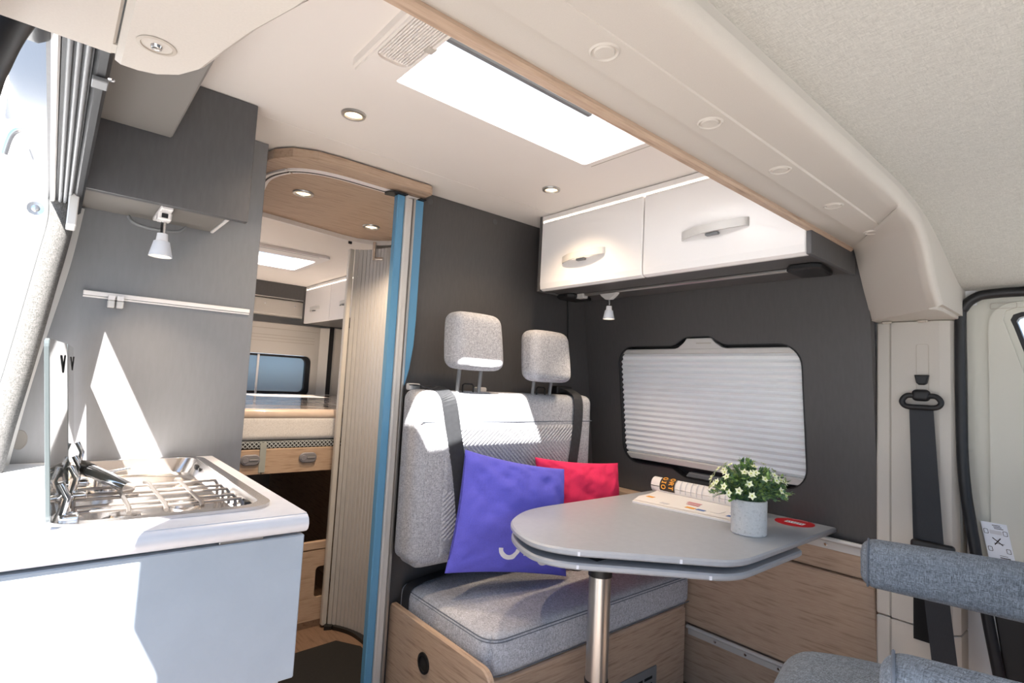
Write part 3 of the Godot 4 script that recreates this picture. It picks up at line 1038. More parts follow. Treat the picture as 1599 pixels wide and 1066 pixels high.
func T_slot(st: SurfaceTool) -> void:
	var D := axes(Vector3(1.8865, 0, 0), Vector3(0, 0, -1), Vector3.UP)
	ring(st, rr(0.3985, 1.18, 0.4285, 1.313, 0.006, 3), rr(0.4, 1.1815, 0.427, 1.3115, 0.005, 3), Vector2(0.4135, 1.246), 0.0, 0.002, D)

# ---------------------------------------------------------------- kitchen
func build_kitchen() -> void:
	var ku := thing("kitchen_unit", "kitchen base unit under the worktop with the hob", "cabinet", Vector3(0.12, 0, -1.3))
	bx("body", M.flap, ku, Vector3(-0.10, 0.0, -1.648), Vector3(0.345, 0.560, -0.975), 0.003)
	bx("body", M.flap, ku, Vector3(0.327, 0.56, -1.648), Vector3(0.345, 0.868, -0.975), 0.001)
	bx("body", M.flap, ku, Vector3(-0.10, 0.56, -1.648), Vector3(-0.082, 0.868, -0.975), 0.001)
	bx("body", M.flap, ku, Vector3(-0.082, 0.56, -0.993), Vector3(0.327, 0.868, -0.975), 0.001)
	var fp := thing("folding_worktop_flap", "pale grey folding extension flap hanging down at the end of the kitchen worktop", "flap", Vector3(0.12, 0.63, -0.945))
	bx("leaf", M.flap, fp, Vector3(-0.20, 0.632, -0.955), Vector3(0.356, 0.866, -0.937), 0.002)
	for x in [[0.225, 0.29], [-0.16, -0.09]]:
		bx("hinge", M.alu, fp, Vector3(x[0], 0.866, -0.956), Vector3(x[1], 0.8705, -0.940), 0.001)
	# worktop with a cut-out for the sink and hob
	var wt := thing("worktop", "light grey kitchen worktop with rounded edge around the steel hob", "worktop", Vector3(0.12, 0.87, -1.3))
	var T := axes(Vector3.ZERO, Vector3.RIGHT, Vector3(0, 0, -1))
	var st := S()
	ring(st, rr(-0.20, 0.935, 0.357, 1.650, 0.004, 3), rr(0.030, 1.005, 0.312, 1.612, 0.04), Vector2(0.17, 1.3), 0.872, 0.902, T)
	part(st, "slab", M.top, wt)
	st = S()
	tube(st, [Vector3(-0.20, 0.887, -0.936), Vector3(0.356, 0.887, -0.936)], 0.0145, 10, 1.0)
	part(st, "edge", M.top, wt)

	# sink and hob in one steel tray
	var hb := thing("sink_and_hob", "stainless steel sink and gas hob tray set into the kitchen worktop", "hob", Vector3(0.17, 0.80, -1.3))
	st = S()
	ring(st, rr(0.016, 0.992, 0.325, 1.626, 0.05), rr(0.034, 1.012, 0.307, 1.606, 0.04), Vector2(0.17, 1.3), 0.9022, 0.9075, T)
	part(st, "rim", M.steel, hb)
	st = S()
	var hole := rr(0.034, 1.012, 0.307, 1.606, 0.04)
	var foot := rr(0.050, 1.030, 0.291, 1.588, 0.04)
	st.set_smooth_group(1)
	for i in hole.size():
		var j := (i + 1) % hole.size()
		quad(st, Vector3(hole[i].x, 0.9065, -hole[i].y), Vector3(hole[j].x, 0.9065, -hole[j].y), Vector3(foot[j].x, 0.874, -foot[j].y), Vector3(foot[i].x, 0.874, -foot[i].y), Vector3(0.17 - hole[i].x, 0.3, -1.3 + hole[i].y))
	var flr := PackedVector2Array()
	for p in foot:
		flr.append(Vector2(p.x, -p.y))
	plan(st, flr, 0.868, 0.8745)
	part(st, "tray", M.steel, hb)
	# sink bowl at the rear
	st = S()
	lathe(st, [Vector2(0.105, 0.0), Vector2(0.098, 0.0035), Vector2(0.092, 0.0), Vector2(0.0, -0.001)], Transform3D(Basis.IDENTITY, Vector3(0.185, 0.875, -1.46)))
	part(st, "sink_bowl", M.steel, hb)
	# burners
	for p in [Vector3(0.12, 0.8745, -1.12), Vector3(0.22, 0.8745, -1.22)]:
		st = S()
		lathe(st, [Vector2(0.036, 0.0), Vector2(0.034, 0.006), Vector2(0.024, 0.008), Vector2(0.022, 0.014), Vector2(0.0, 0.015)], Transform3D(Basis.IDENTITY, p))
		part(st, "burner", M.steel, hb)
	# pan support: long wires with bent ends, cross bars
	for k in 5:
		var z := -1.262 + k * 0.048
		st = S()
		var w: Array = [Vector3(0.052, 0.885, z)]
		for q in [0.052, 0.113, 0.118, 0.165, 0.17, 0.218, 0.223, 0.283]:
			w.append(Vector3(q, 0.905 + (0.002 if k % 2 == 0 else 0.0), z))
		w.append(Vector3(0.288, 0.899, z))
		w.append(Vector3(0.289, 0.878, z))
		tube(st, w, 0.0031, 7)
		part(st, "pan_support_wire", M.wire, hb)
	for x in [0.117, 0.167, 0.219]:
		st = S()
		tube(st, [Vector3(x - 0.004, 0.909, -1.285), Vector3(x, 0.910, -1.262), Vector3(x, 0.910, -1.06), Vector3(x - 0.002, 0.907, -1.036)], 0.0034, 7)
		part(st, "pan_support_bar", M.wire, hb)
	# rubber stops on the right wall of the tray
	for p in [Vector3(0.3, 0.893, -1.53), Vector3(0.3, 0.893, -1.085)]:
		st = S()
		soft(st, p - Vector3(0.006, 0.006, 0.009), p + Vector3(0.004, 0.006, 0.009), 0.004, null, 2)
		part(st, "rubber_stop", M.rubber, hb)
	for p in [Vector3(0.299, 0.893, -1.49), Vector3(0.299, 0.893, -1.125)]:
		bx("slot", M.black, hb, p - Vector3(0.003, 0.004, 0.0025), p + Vector3(0.001, 0.004, 0.0025), 0.0)
	# folding tap
	st = S()
	lathe(st, [Vector2(0.026, 0.0), Vector2(0.026, 0.004), Vector2(0.018, 0.006), Vector2(0.018, 0.03), Vector2(0.015, 0.035), Vector2(0.0, 0.036)], Transform3D(Basis.IDENTITY, Vector3(0.108, 0.876, -1.40)))
	var tap := part(st, "tap_base", M.chrome, hb)
	st = S()
	tube(st, [Vector3(0.078, 0.934, -1.300), Vector3(0.100, 0.930, -1.225), Vector3(0.124, 0.924, -1.150)], [0.0115, 0.0115, 0.010], 14)
	part(st, "tap_spout", M.chrome, hb)
	st = S()
	tube(st, [Vector3(0.108, 0.905, -1.40), Vector3(0.092, 0.925, -1.345), Vector3(0.080, 0.933, -1.306)], 0.009, 10)
	part(st, "tap_neck", M.chrome, hb)
	st = S()
	tube(st, [Vector3(0.066, 0.937, -1.337), Vector3(0.078, 0.934, -1.299)], 0.0125, 14)
	part(st, "tap_grip", M.black, hb)
	st = S()
	tube(st, [Vector3(0.112, 0.913, -1.40), Vector3(0.150, 0.918, -1.405)], 0.0035, 8)
	part(st, "tap_lever", M.chrome, tap)
	# two glass lids folded up on the left, each with its hinges
	for q in [[-0.985, -1.245, 0.018, -0.006, 0.042, 0.016], [-1.255, -1.60, 0.043, 0.017, 0.060, 0.030]]:
		var a := Vector3(q[2], 0.912, q[0])
		var b := Vector3(q[4], 0.912, q[1])
		var up := Vector3(-0.024, 0.257, 0)
		st = S()
		var e := (b - a).normalized()
		var lid_axes := Transform3D(Basis(e, up.normalized(), e.cross(up.normalized()).normalized()), a)
		prism(st, rr(0.0, 0.0, (b - a).length(), up.length(), 0.012, 4), -0.003, 0.003, lid_axes, 0.001)
		var lid := part(st, "lid", M.lid, hb, "upright glass lid")
		for f in [0.18, 0.82]:
			var hp := a.lerp(b, f) + Vector3(0.012, -0.002, 0)
			st = S()
			tube(st, [hp, hp + Vector3(0.004, 0.028, 0), hp + Vector3(-0.006, 0.05, 0)], 0.005, 8)
			part(st, "hinge", M.chrome, lid)
			st = S()
			soft(st, hp + Vector3(-0.004, -0.008, -0.014), hp + Vector3(0.02, 0.006, 0.014), 0.005, null, 2)
			part(st, "hinge_foot", M.chrome, lid)
		st = S()
		box(st, a.lerp(b, 0.72) + up * 0.86 + Vector3(0.0042, 0, 0), Vector3(0.0025, 0.030, 0.007), 0.001)
		part(st, "lid_pad", M.rubber, lid)

	# rail with two clips on the end panel
	var near := ["pale clip on the utensil rail, the one closer to the sliding door", "pale clip on the utensil rail, the one closer to the washroom doorway"]
	var rl := thing("utensil_rail", "slim white utensil rail screwed to the grey kitchen panel", "rail", Vector3(0.23, 1.29, -1.648))
	bx("bar", M.white, rl, Vector3(0.046, 1.2985, -1.6515), Vector3(0.417, 1.309, -1.643), 0.001)
	bx("bar", M.white, rl, Vector3(0.046, 1.2935, -1.6515), Vector3(0.417, 1.2972, -1.646), 0.0005)
	for x in [0.094, 0.1115]:
		var cp := thing("rail_clip", near[0 if x < 0.1 else 1], "clip", Vector3(x, 1.273, -1.64), "clips on the utensil rail")
		bx("hook", M.white, cp, Vector3(x, 1.291, -1.643), Vector3(x + 0.0145, 1.303, -1.633), 0.001)
		bx("tab", M.alu_pale, cp, Vector3(x, 1.273, -1.6505), Vector3(x + 0.0145, 1.290, -1.633), 0.0015)

	# overhead cabinet above the kitchen
	var oc := thing("overhead_cabinet", "dark grey overhead cabinet above the kitchen", "cabinet", Vector3(0.18, 1.5, -1.54))
	bx("door", M.cab_dark, oc, Vector3(0.018, 1.500, -1.448), Vector3(0.340, 1.799, -1.430), 0.0015)
	bx("body", M.cab_under, oc, Vector3(0.020, 1.508, -1.650), Vector3(0.300, 1.799, -1.449), 0.001)  # underside paler than the door, its light painted in
	bx("side_strip", M.white, oc, Vector3(0.3005, 1.505, -1.648), Vector3(0.308, 1.522, -1.449), 0.001)
	bx("end_cheek", M.alu_pale, oc, Vector3(0.0, 1.418, -1.50), Vector3(0.0165, 1.66, -1.436), 0.002)
	st = S()
	tube(st, curve([Vector3(0.115, 1.500, -1.615), Vector3(0.13, 1.484, -1.612), Vector3(0.175, 1.478, -1.61), Vector3(0.22, 1.484, -1.612), Vector3(0.238, 1.500, -1.615)]), 0.007, 8, 0.6)
	part(st, "handle", M.grey_plastic, oc)
	# lining box over the sliding door
	var bxn := thing("door_header_box", "grey lined storage box over the sliding door beside the dark cabinet", "cabinet", Vector3(0.09, 1.654, -1.0))
	bx("lining", M.cab_under, bxn, Vector3(0.026, 1.654, -1.428), Vector3(0.166, 1.799, -0.565), 0.004)  # this grey carries reflected light in the colour

	# swivel lamp under it
	var lm := thing("swivel_lamp", "small white cone lamp hanging under the dark kitchen cabinet", "lamp", Vector3(0.18, 1.375, -1.5))
	bx("mount", M.white, lm, Vector3(0.163, 1.497, -1.600), Vector3(0.188, 1.507, -1.462), 0.002)
	bx("socket", M.white, lm, Vector3(0.161, 1.478, -1.520), Vector3(0.189, 1.498, -1.485), 0.003)
	bx("switch", M.black, lm, Vector3(0.168, 1.483, -1.4855), Vector3(0.181, 1.494, -1.483), 0.001)
	st = S()
	tube(st, [Vector3(0.176, 1.480, -1.505), Vector3(0.176, 1.450, -1.505)], 0.006, 10)
	part(st, "joint", M.chrome, lm)
	cone_shade(lm, Vector3(0.176, 1.450, -1.505), 1.0)

func cone_shade(parent: Node3D, top: Vector3, k: float) -> void:
	var st := S()
	lathe(st, [Vector2(0.0, 0.0), Vector2(0.011 * k, -0.001), Vector2(0.0125 * k, -0.018 * k), Vector2(0.0165 * k, -0.020 * k), Vector2(0.0245 * k, -0.056 * k), Vector2(0.0225 * k, -0.056 * k), Vector2(0.0150 * k, -0.022 * k)], Transform3D(Basis.IDENTITY, top))
	part(st, "shade", M.shade, parent)
	st = S()
	lathe(st, [Vector2(0.0, -0.050 * k), Vector2(0.0215 * k, -0.052 * k)], Transform3D(Basis.IDENTITY, top))
	part(st, "bulb", M.glow_warm, parent)
	var l := SpotLight3D.new()
	l.name = "lamp_light"
	l.light_color = Color(1.0, 0.90, 0.78)
	l.light_energy = 0.10
	l.spot_angle = 55.0
	l.spot_range = 5.0
	l.spot_attenuation = 2.0
	l.light_size = 0.03
	l.shadow_enabled = true
	parent.add_child(l)
	l.transform = Transform3D(Basis.looking_at(Vector3.DOWN, Vector3.RIGHT), top + Vector3(0, -0.058 * k, 0) - parent.position)

# ---------------------------------------------------------------- corridor: canopy, tambour door, posts
func build_corridor() -> void:
	var cn := thing("washroom_canopy", "oak veneered ceiling panel with rounded front over the washroom doorway", "ceiling panel", Vector3(0.8, 1.765, -1.9))
	var out := pv([[0.432, -1.80], [0.434, -1.72], [0.448, -1.66], [0.485, -1.605], [0.55, -1.574], [0.63, -1.566], [0.93, -1.562], [0.941, -1.57], [0.941, -1.705], [1.16, -1.71], [1.16, -2.18], [1.14, -2.26], [1.09, -2.315], [1.02, -2.335], [0.94, -2.33], [0.60, -2.265], [0.432, -2.25]])
	var st := S()
	plan(st, out, 1.765, 1.794, 0.0015, false)
	part(st, "board", M.wood_x, cn)
	# white tambour track under the board
	var track := curve([Vector3(0.500, 1.762, -1.98), Vector3(0.482, 1.762, -1.85), Vector3(0.495, 1.762, -1.76), Vector3(0.535, 1.762, -1.69), Vector3(0.62, 1.762, -1.652), Vector3(0.75, 1.762, -1.646), Vector3(0.93, 1.762, -1.646)])
	st = S()
	strap(st, track, 0.026, 0.008, Vector3(0, 0, 1) + Vector3(0.6, 0, 0))
	part(st, "track", M.white, cn)
	var groove: Array = []
	for p in track:
		groove.append(p + Vector3(0, -0.0035, 0))
	st = S()
	strap(st, groove, 0.006, 0.003, Vector3(0, 0, 1) + Vector3(0.6, 0, 0))
	part(st, "track_groove", M.black, cn)
	st = S()
	strap(st, curve([Vector3(0.44, 1.764, -2.255), Vector3(0.60, 1.764, -2.272), Vector3(0.80, 1.764, -2.308), Vector3(0.94, 1.764, -2.337), Vector3(1.03, 1.764, -2.34), Vector3(1.10, 1.764, -2.318), Vector3(1.145, 1.764, -2.262), Vector3(1.165, 1.764, -2.18), Vector3(1.165, 1.764, -1.9)]), 0.034, 0.012, Vector3.UP)
	part(st, "edge_trim", M.white, cn)
	bx("clip", M.black, cn, Vector3(0.985, 1.735, -2.352), Vector3(1.002, 1.765, -2.345), 0.002)
	spot_fitting("canopy_spot", "warm recessed spot in the oak canopy near its rounded front", Vector3(0.621, 1.7645, -1.90), 0.036, 0.40, "canopy spots")
	spot_fitting("canopy_spot", "warm recessed spot in the oak canopy above the metal hook", Vector3(0.975, 1.7645, -2.10), 0.036, 0.40, "canopy spots")

	# roller shutter door, standing open round the corner of the washroom
	var td := thing("tambour_door", "grey ribbed tambour door standing open beside the washroom", "door", Vector3(1.14, 0, -2.1))
	var path := curve([Vector3(1.058, 0, -2.432), Vector3(1.090, 0, -2.395), Vector3(1.122, 0, -2.33), Vector3(1.145, 0, -2.25), Vector3(1.152, 0, -2.15), Vector3(1.152, 0, -1.95), Vector3(1.140, 0, -1.80), Vector3(1.10, 0, -1.715), Vector3(1.02, 0, -1.70)], 24)
	var lens := [0.0]
	for i in range(1, path.size()):
		lens.append(lens[i - 1] + (path[i] as Vector3).distance_to(path[i - 1]))
	var pitch := 0.021
	var slat := S()
	box(slat, Vector3(0, 0.872, 0), Vector3(0.0195, 1.725, 0.007), 0.0022)
	var slat_mesh := done(slat)
	var i0 := 0
	var count := int(lens[lens.size() - 1] / pitch)
	for k in count:
		var s := (k + 0.5) * pitch
		while i0 < lens.size() - 2 and lens[i0 + 1] < s:
			i0 += 1
		var f: float = (s - lens[i0]) / max(1e-6, lens[i0 + 1] - lens[i0])
		var p: Vector3 = (path[i0] as Vector3).lerp(path[i0 + 1], f)
		var d: Vector3 = (path[i0 + 1] - path[i0]).normalized()
		put(slat_mesh, "slat", M.tambour, td, Transform3D(Basis(d, Vector3.UP, d.cross(Vector3.UP)), p))
	bx("leading_profile", M.alu_pale, td, Vector3(1.032, 0.01, -2.458), Vector3(1.056, 1.735, -2.432), 0.004)
	st = S()
	strap(st, curve([Vector3(1.045, 0.008, -2.43), Vector3(1.09, 0.008, -2.40), Vector3(1.135, 0.008, -2.30), Vector3(1.145, 0.008, -2.15), Vector3(1.145, 0.008, -1.9)]), 0.05, 0.016, Vector3(1, 0, 1))
	part(st, "floor_track", M.black, td)
	var hk := thing("towel_hook", "chrome towel hook on the ribbed tambour door under the oak canopy", "hook", Vector3(1.10, 1.66, -2.28))
	st = S()
	tube(st, [Vector3(1.085, 1.75, -2.285), Vector3(1.085, 1.665, -2.285)], 0.010, 10)
	part(st, "bar", M.chrome, hk)
	st = S()
	tube(st, [Vector3(1.085, 1.675, -2.285), Vector3(1.11, 1.672, -2.24)], 0.007, 10)
	part(st, "peg", M.chrome, hk)

	# door post with its blue protective film
	var dp := thing("washroom_door_post", "aluminium door post with blue protective film beside the bench", "post", Vector3(0.885, 0, -1.62))
	bx("film_strip", M.blue, dp, Vector3(0.836, 0.0, -1.640), Vector3(0.863, 1.752, -1.612), 0.003, "blue protective film")
	bx("profile", M.alu_pale, dp, Vector3(0.8635, 0.0, -1.646), Vector3(0.8720, 1.752, -1.606), 0.001)
	bx("profile", M.alu_pale, dp, Vector3(0.8725, 0.0, -1.646), Vector3(0.8960, 1.752, -1.616), 0.004)
	bx("profile", M.alu, dp, Vector3(0.8965, 0.0, -1.646), Vector3(0.9040, 1.752, -1.610), 0.001)
	st = S()
	front(st, pv([[0.9045, 1.10], [0.9045, 1.752], [0.938, 1.752], [0.938, 1.34], [0.935, 1.25], [0.925, 1.17], [0.912, 1.12]]), -1.648, -1.616, 0.002)
	part(st, "film_strip", M.blue, dp, "blue protective film")
	st = S()
	plan(st, pv([[0.915, -1.600], [0.938, -1.600], [0.938, -1.648], [0.915, -1.648]]), 1.7522, 1.7565, 0.001)
	part(st, "end_cap", M.black, dp)
	st = S()
	plan(st, pv([[0.800, -1.64], [0.805, -1.618], [0.825, -1.604], [0.868, -1.602], [0.868, -1.648], [0.81, -1.66]]), 1.7525, 1.7565, 0.001)
	part(st, "end_cap", M.black, dp)
	# washroom walls behind (closed box) and the wardrobe side opposite
	var ww := setting("wall_washroom", Vector3(1.5, 0, -2.4))
	bx("partition", M.alu_pale, ww, Vector3(1.165, 0.0, -2.455), Vector3(1.92, 1.799, -2.43), 0.001)
	var wd := setting("wall_wardrobe", Vector3(0.42, 0, -2.0))
	bx("partition", M.panel_grey, wd, Vector3(0.405, 0.0, -2.40), Vector3(0.43, 1.76, -1.676), 0.001)
	var mt := thing("floor_mat", "black mat on the corridor floor", "mat", Vector3(0.8, 0.0, -1.9))
	st = S()
	plan(st, pv([[0.46, -2.24], [0.72, -2.255], [1.035, -2.275], [1.10, -2.17], [1.07, -1.70], [0.98, -1.2], [0.46, -1.2]]), 0.001, 0.009, 0.002)
	part(st, "pile", M.mat_black, mt)

# ---------------------------------------------------------------- rear: bed, cupboards, hatch
func build_rear() -> void:
	var bd := thing("bed_base", "oak bed frame with grey latches across the rear of the van", "bed", Vector3(1, 0, -3.3))
	bx("front_board", M.wood_x, bd, Vector3(0.737, 0.692, -2.508), Vector3(1.79, 0.800, -2.490), 0.002)
	bx("storage_side", M.wood_z, bd, Vector3(0.40, 0.0, -4.20), Vector3(0.415, 0.771, -2.50), 0.0)
	bx("storage_side", M.wood_z, bd, Vector3(1.30, 0.0, -4.20), Vector3(1.315, 0.771, -2.51), 0.0)
	bx("front_board", M.wood_x, bd, Vector3(0.10, 0.692, -2.508), Vector3(0.733, 0.797, -2.490), 0.002)
	bx("slat_deck", M.wood_x, bd, Vector3(-0.12, 0.772, -4.20), Vector3(1.79, 0.798, -2.510), 0.0)
	bx("strap", M.strap_grey, bd, Vector3(0.722, 0.700, -2.4895), Vector3(0.748, 0.828, -2.486), 0.001)
	for x in [0.93, 0.685]:
		var st := S()
		var L := axes(Vector3(x, 0.756, -2.4895), Vector3.RIGHT, Vector3.UP)
		prism(st, rr(-0.040, -0.023, 0.040, 0.023, 0.0225, 8), 0.0, 0.010, L, 0.004, true)
		var la := part(st, "latch", M.latch, bd)
		st = S()
		prism(st, rr(-0.006, -0.010, 0.030, 0.010, 0.0095, 6), 0.0095, 0.0108, L)
		part(st, "recess", M.grey_plastic, la)
		st = S()
		prism(st, disc(-0.021, 0.0, 0.0125), 0.0095, 0.013, L, 0.001, true)
		part(st, "button", M.latch, la)
		st = S()
		prism(st, rr(-0.006, -0.003, 0.032, 0.003, 0.0025, 4), 0.0100, 0.0135, L, 0.001)
		part(st, "grip", M.latch, la)
	# boxed storage under the bed
	bx("storage_front", M.wood_x, bd, Vector3(0.44, 0.0, -2.48), Vector3(0.905, 0.338, -2.468), 0.001)
	bx("storage_ledge", M.wood_x, bd, Vector3(0.44, 0.342, -2.487), Vector3(1.12, 0.378, -2.468), 0.003)
	var T := Transform3D.IDENTITY
	for q in [[0.9055, 1.10, 0.995, 1.085], [0.82, 0.9045, 0.8, 0.93]]:
		if q[0] > 0.9:
			var st2 := S()
			ring(st2, pv([[0.9065, 0.03], [1.12, 0.03], [1.12, 0.338], [0.9065, 0.338]]), rr(1.000, 0.128, 1.10, 0.266, 0.018), Vector2(1.05, 0.2), -2.482, -2.468, T)
			part(st2, "storage_front", M.wood_x, bd)
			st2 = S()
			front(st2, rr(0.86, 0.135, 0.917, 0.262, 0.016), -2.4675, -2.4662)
			part(st2, "hand_hole_shade", M.black_matt, bd)  # flat black plate on the board, painted as the shade of a cut-out
	bx("plinth", M.floor, bd, Vector3(0.44, 0.0, -2.479), Vector3(1.12, 0.029, -2.468), 0.0)
	# spacer mesh under the mattress
	var sm := thing("spacer_mesh", "dark open spacer mesh under the wrapped mattress", "mesh", Vector3(1, 0.80, -3.3))
	bx("mat", M.mesh_dark, sm, Vector3(0.10, 0.801, -4.20), Vector3(1.79, 0.833, -2.496), 0.004)
	var mt := thing("mattress", "mattress in clear plastic wrap on the rear bed", "mattress", Vector3(1, 0.835, -3.3))
	var st := S()
	soft(st, Vector3(0.10, 0.836, -4.20), Vector3(1.79, 0.945, -2.492), 0.02, null, 6)
	part(st, "core", M.mattress_side, mt)
	st = S()
	var f := FastNoiseLite.new()
	f.seed = 4
	f.frequency = 3.0
	soft(st, Vector3(0.098, 0.925, -4.203), Vector3(1.792, 0.972, -2.488), 0.022, func(p: Vector3, h: Vector3) -> Vector3:
		return p + Vector3(0, 0.006 * f.get_noise_3d(p.x * 0.5, p.y, p.z * 2.5) if p.y > 0.0 else 0.0, 0), 40)
	part(st, "wrapped_top", M.mattress_top, mt)

	# rear overhead cupboards
	var rc := thing("rear_cupboard", "white overhead cupboard above the rear bed", "cabinet", Vector3(1.6, 1.51, -3.6))
	bx("body", M.dark, rc, Vector3(1.474, 1.512, -4.205), Vector3(1.80, 1.799, -2.46), 0.001)
	bx("end_cheek", M.dark, rc, Vector3(1.445, 1.505, -4.212), Vector3(1.80, 1.799, -4.2055), 0.001)
	bx("door", M.white, rc, Vector3(1.456, 1.512, -4.203), Vector3(1.473, 1.770, -3.71), 0.003)
	bx("door", M.white, rc, Vector3(1.456, 1.512, -3.705), Vector3(1.473, 1.770, -3.10), 0.003)
	bx("door", M.white, rc, Vector3(1.456, 1.512, -3.095), Vector3(1.473, 1.770, -2.46), 0.003)
	bx("light_strip", M.glow_strip, rc, Vector3(1.458, 1.7705, -4.20), Vector3(1.473, 1.777, -2.46), 0.0)
	bx("top_rail", M.white, rc, Vector3(1.456, 1.7775, -4.203), Vector3(1.473, 1.795, -2.46), 0.001)
	handle(rc, Vector3(1.456, 1.612, -3.985), 0.17)
	handle(rc, Vector3(1.456, 1.615, -3.44), 0.17)
	bx("recess", M.alu, rc, Vector3(1.453, 1.600, -3.52), Vector3(1.4565, 1.632, -3.36), 0.001)

	var rh := thing("rear_roof_hatch", "white framed roof hatch over the rear bed", "roof hatch", Vector3(0.87, 1.8, -3.3))
	st = S()
	var TT := axes(Vector3.ZERO, Vector3.RIGHT, Vector3(0, 0, -1))
	ring(st, rr(0.52, 2.985, 1.16, 3.56, 0.03), rr(0.60, 3.13, 1.13, 3.52, 0.02), Vector2(0.87, 3.3), 1.785, 1.7995, TT)
	part(st, "frame", M.white, rh)
	bx("frame_slot", M.grey_plastic, rh, Vector3(0.60, 1.7845, -3.012), Vector3(1.10, 1.7855, -3.006), 0.0)
	st = S()
	plan(st, pv([[0.57, -3.10], [1.16, -3.10], [1.16, -3.55], [0.57, -3.55]]), 1.885, 1.889)
	part(st, "pane", M.glass, rh)

func handle(parent: Node3D, at: Vector3, len: float) -> void:
	# flat arched pull on a door that faces -x
	var h := len * 0.5
	var st := S()
	strap(st, curve([at + Vector3(-0.001, -0.004, -h), at + Vector3(-0.010, -0.004, -h + 0.012), at + Vector3(-0.021, 0.0, -h * 0.45), at + Vector3(-0.024, 0.001, 0), at + Vector3(-0.021, 0.002, h * 0.45), at + Vector3(-0.010, 0.004, h - 0.012), at + Vector3(-0.001, 0.004, h)], 6), 0.024, 0.004, Vector3.UP)
	var hd := part(st, "handle", M.alu_pale, parent)
	st = S()
	soft(st, at + Vector3(-0.018, -0.019, -0.020), at + Vector3(-0.002, -0.010, 0.020), 0.004, null, 2)
	part(st, "catch", M.grey_plastic, hd)

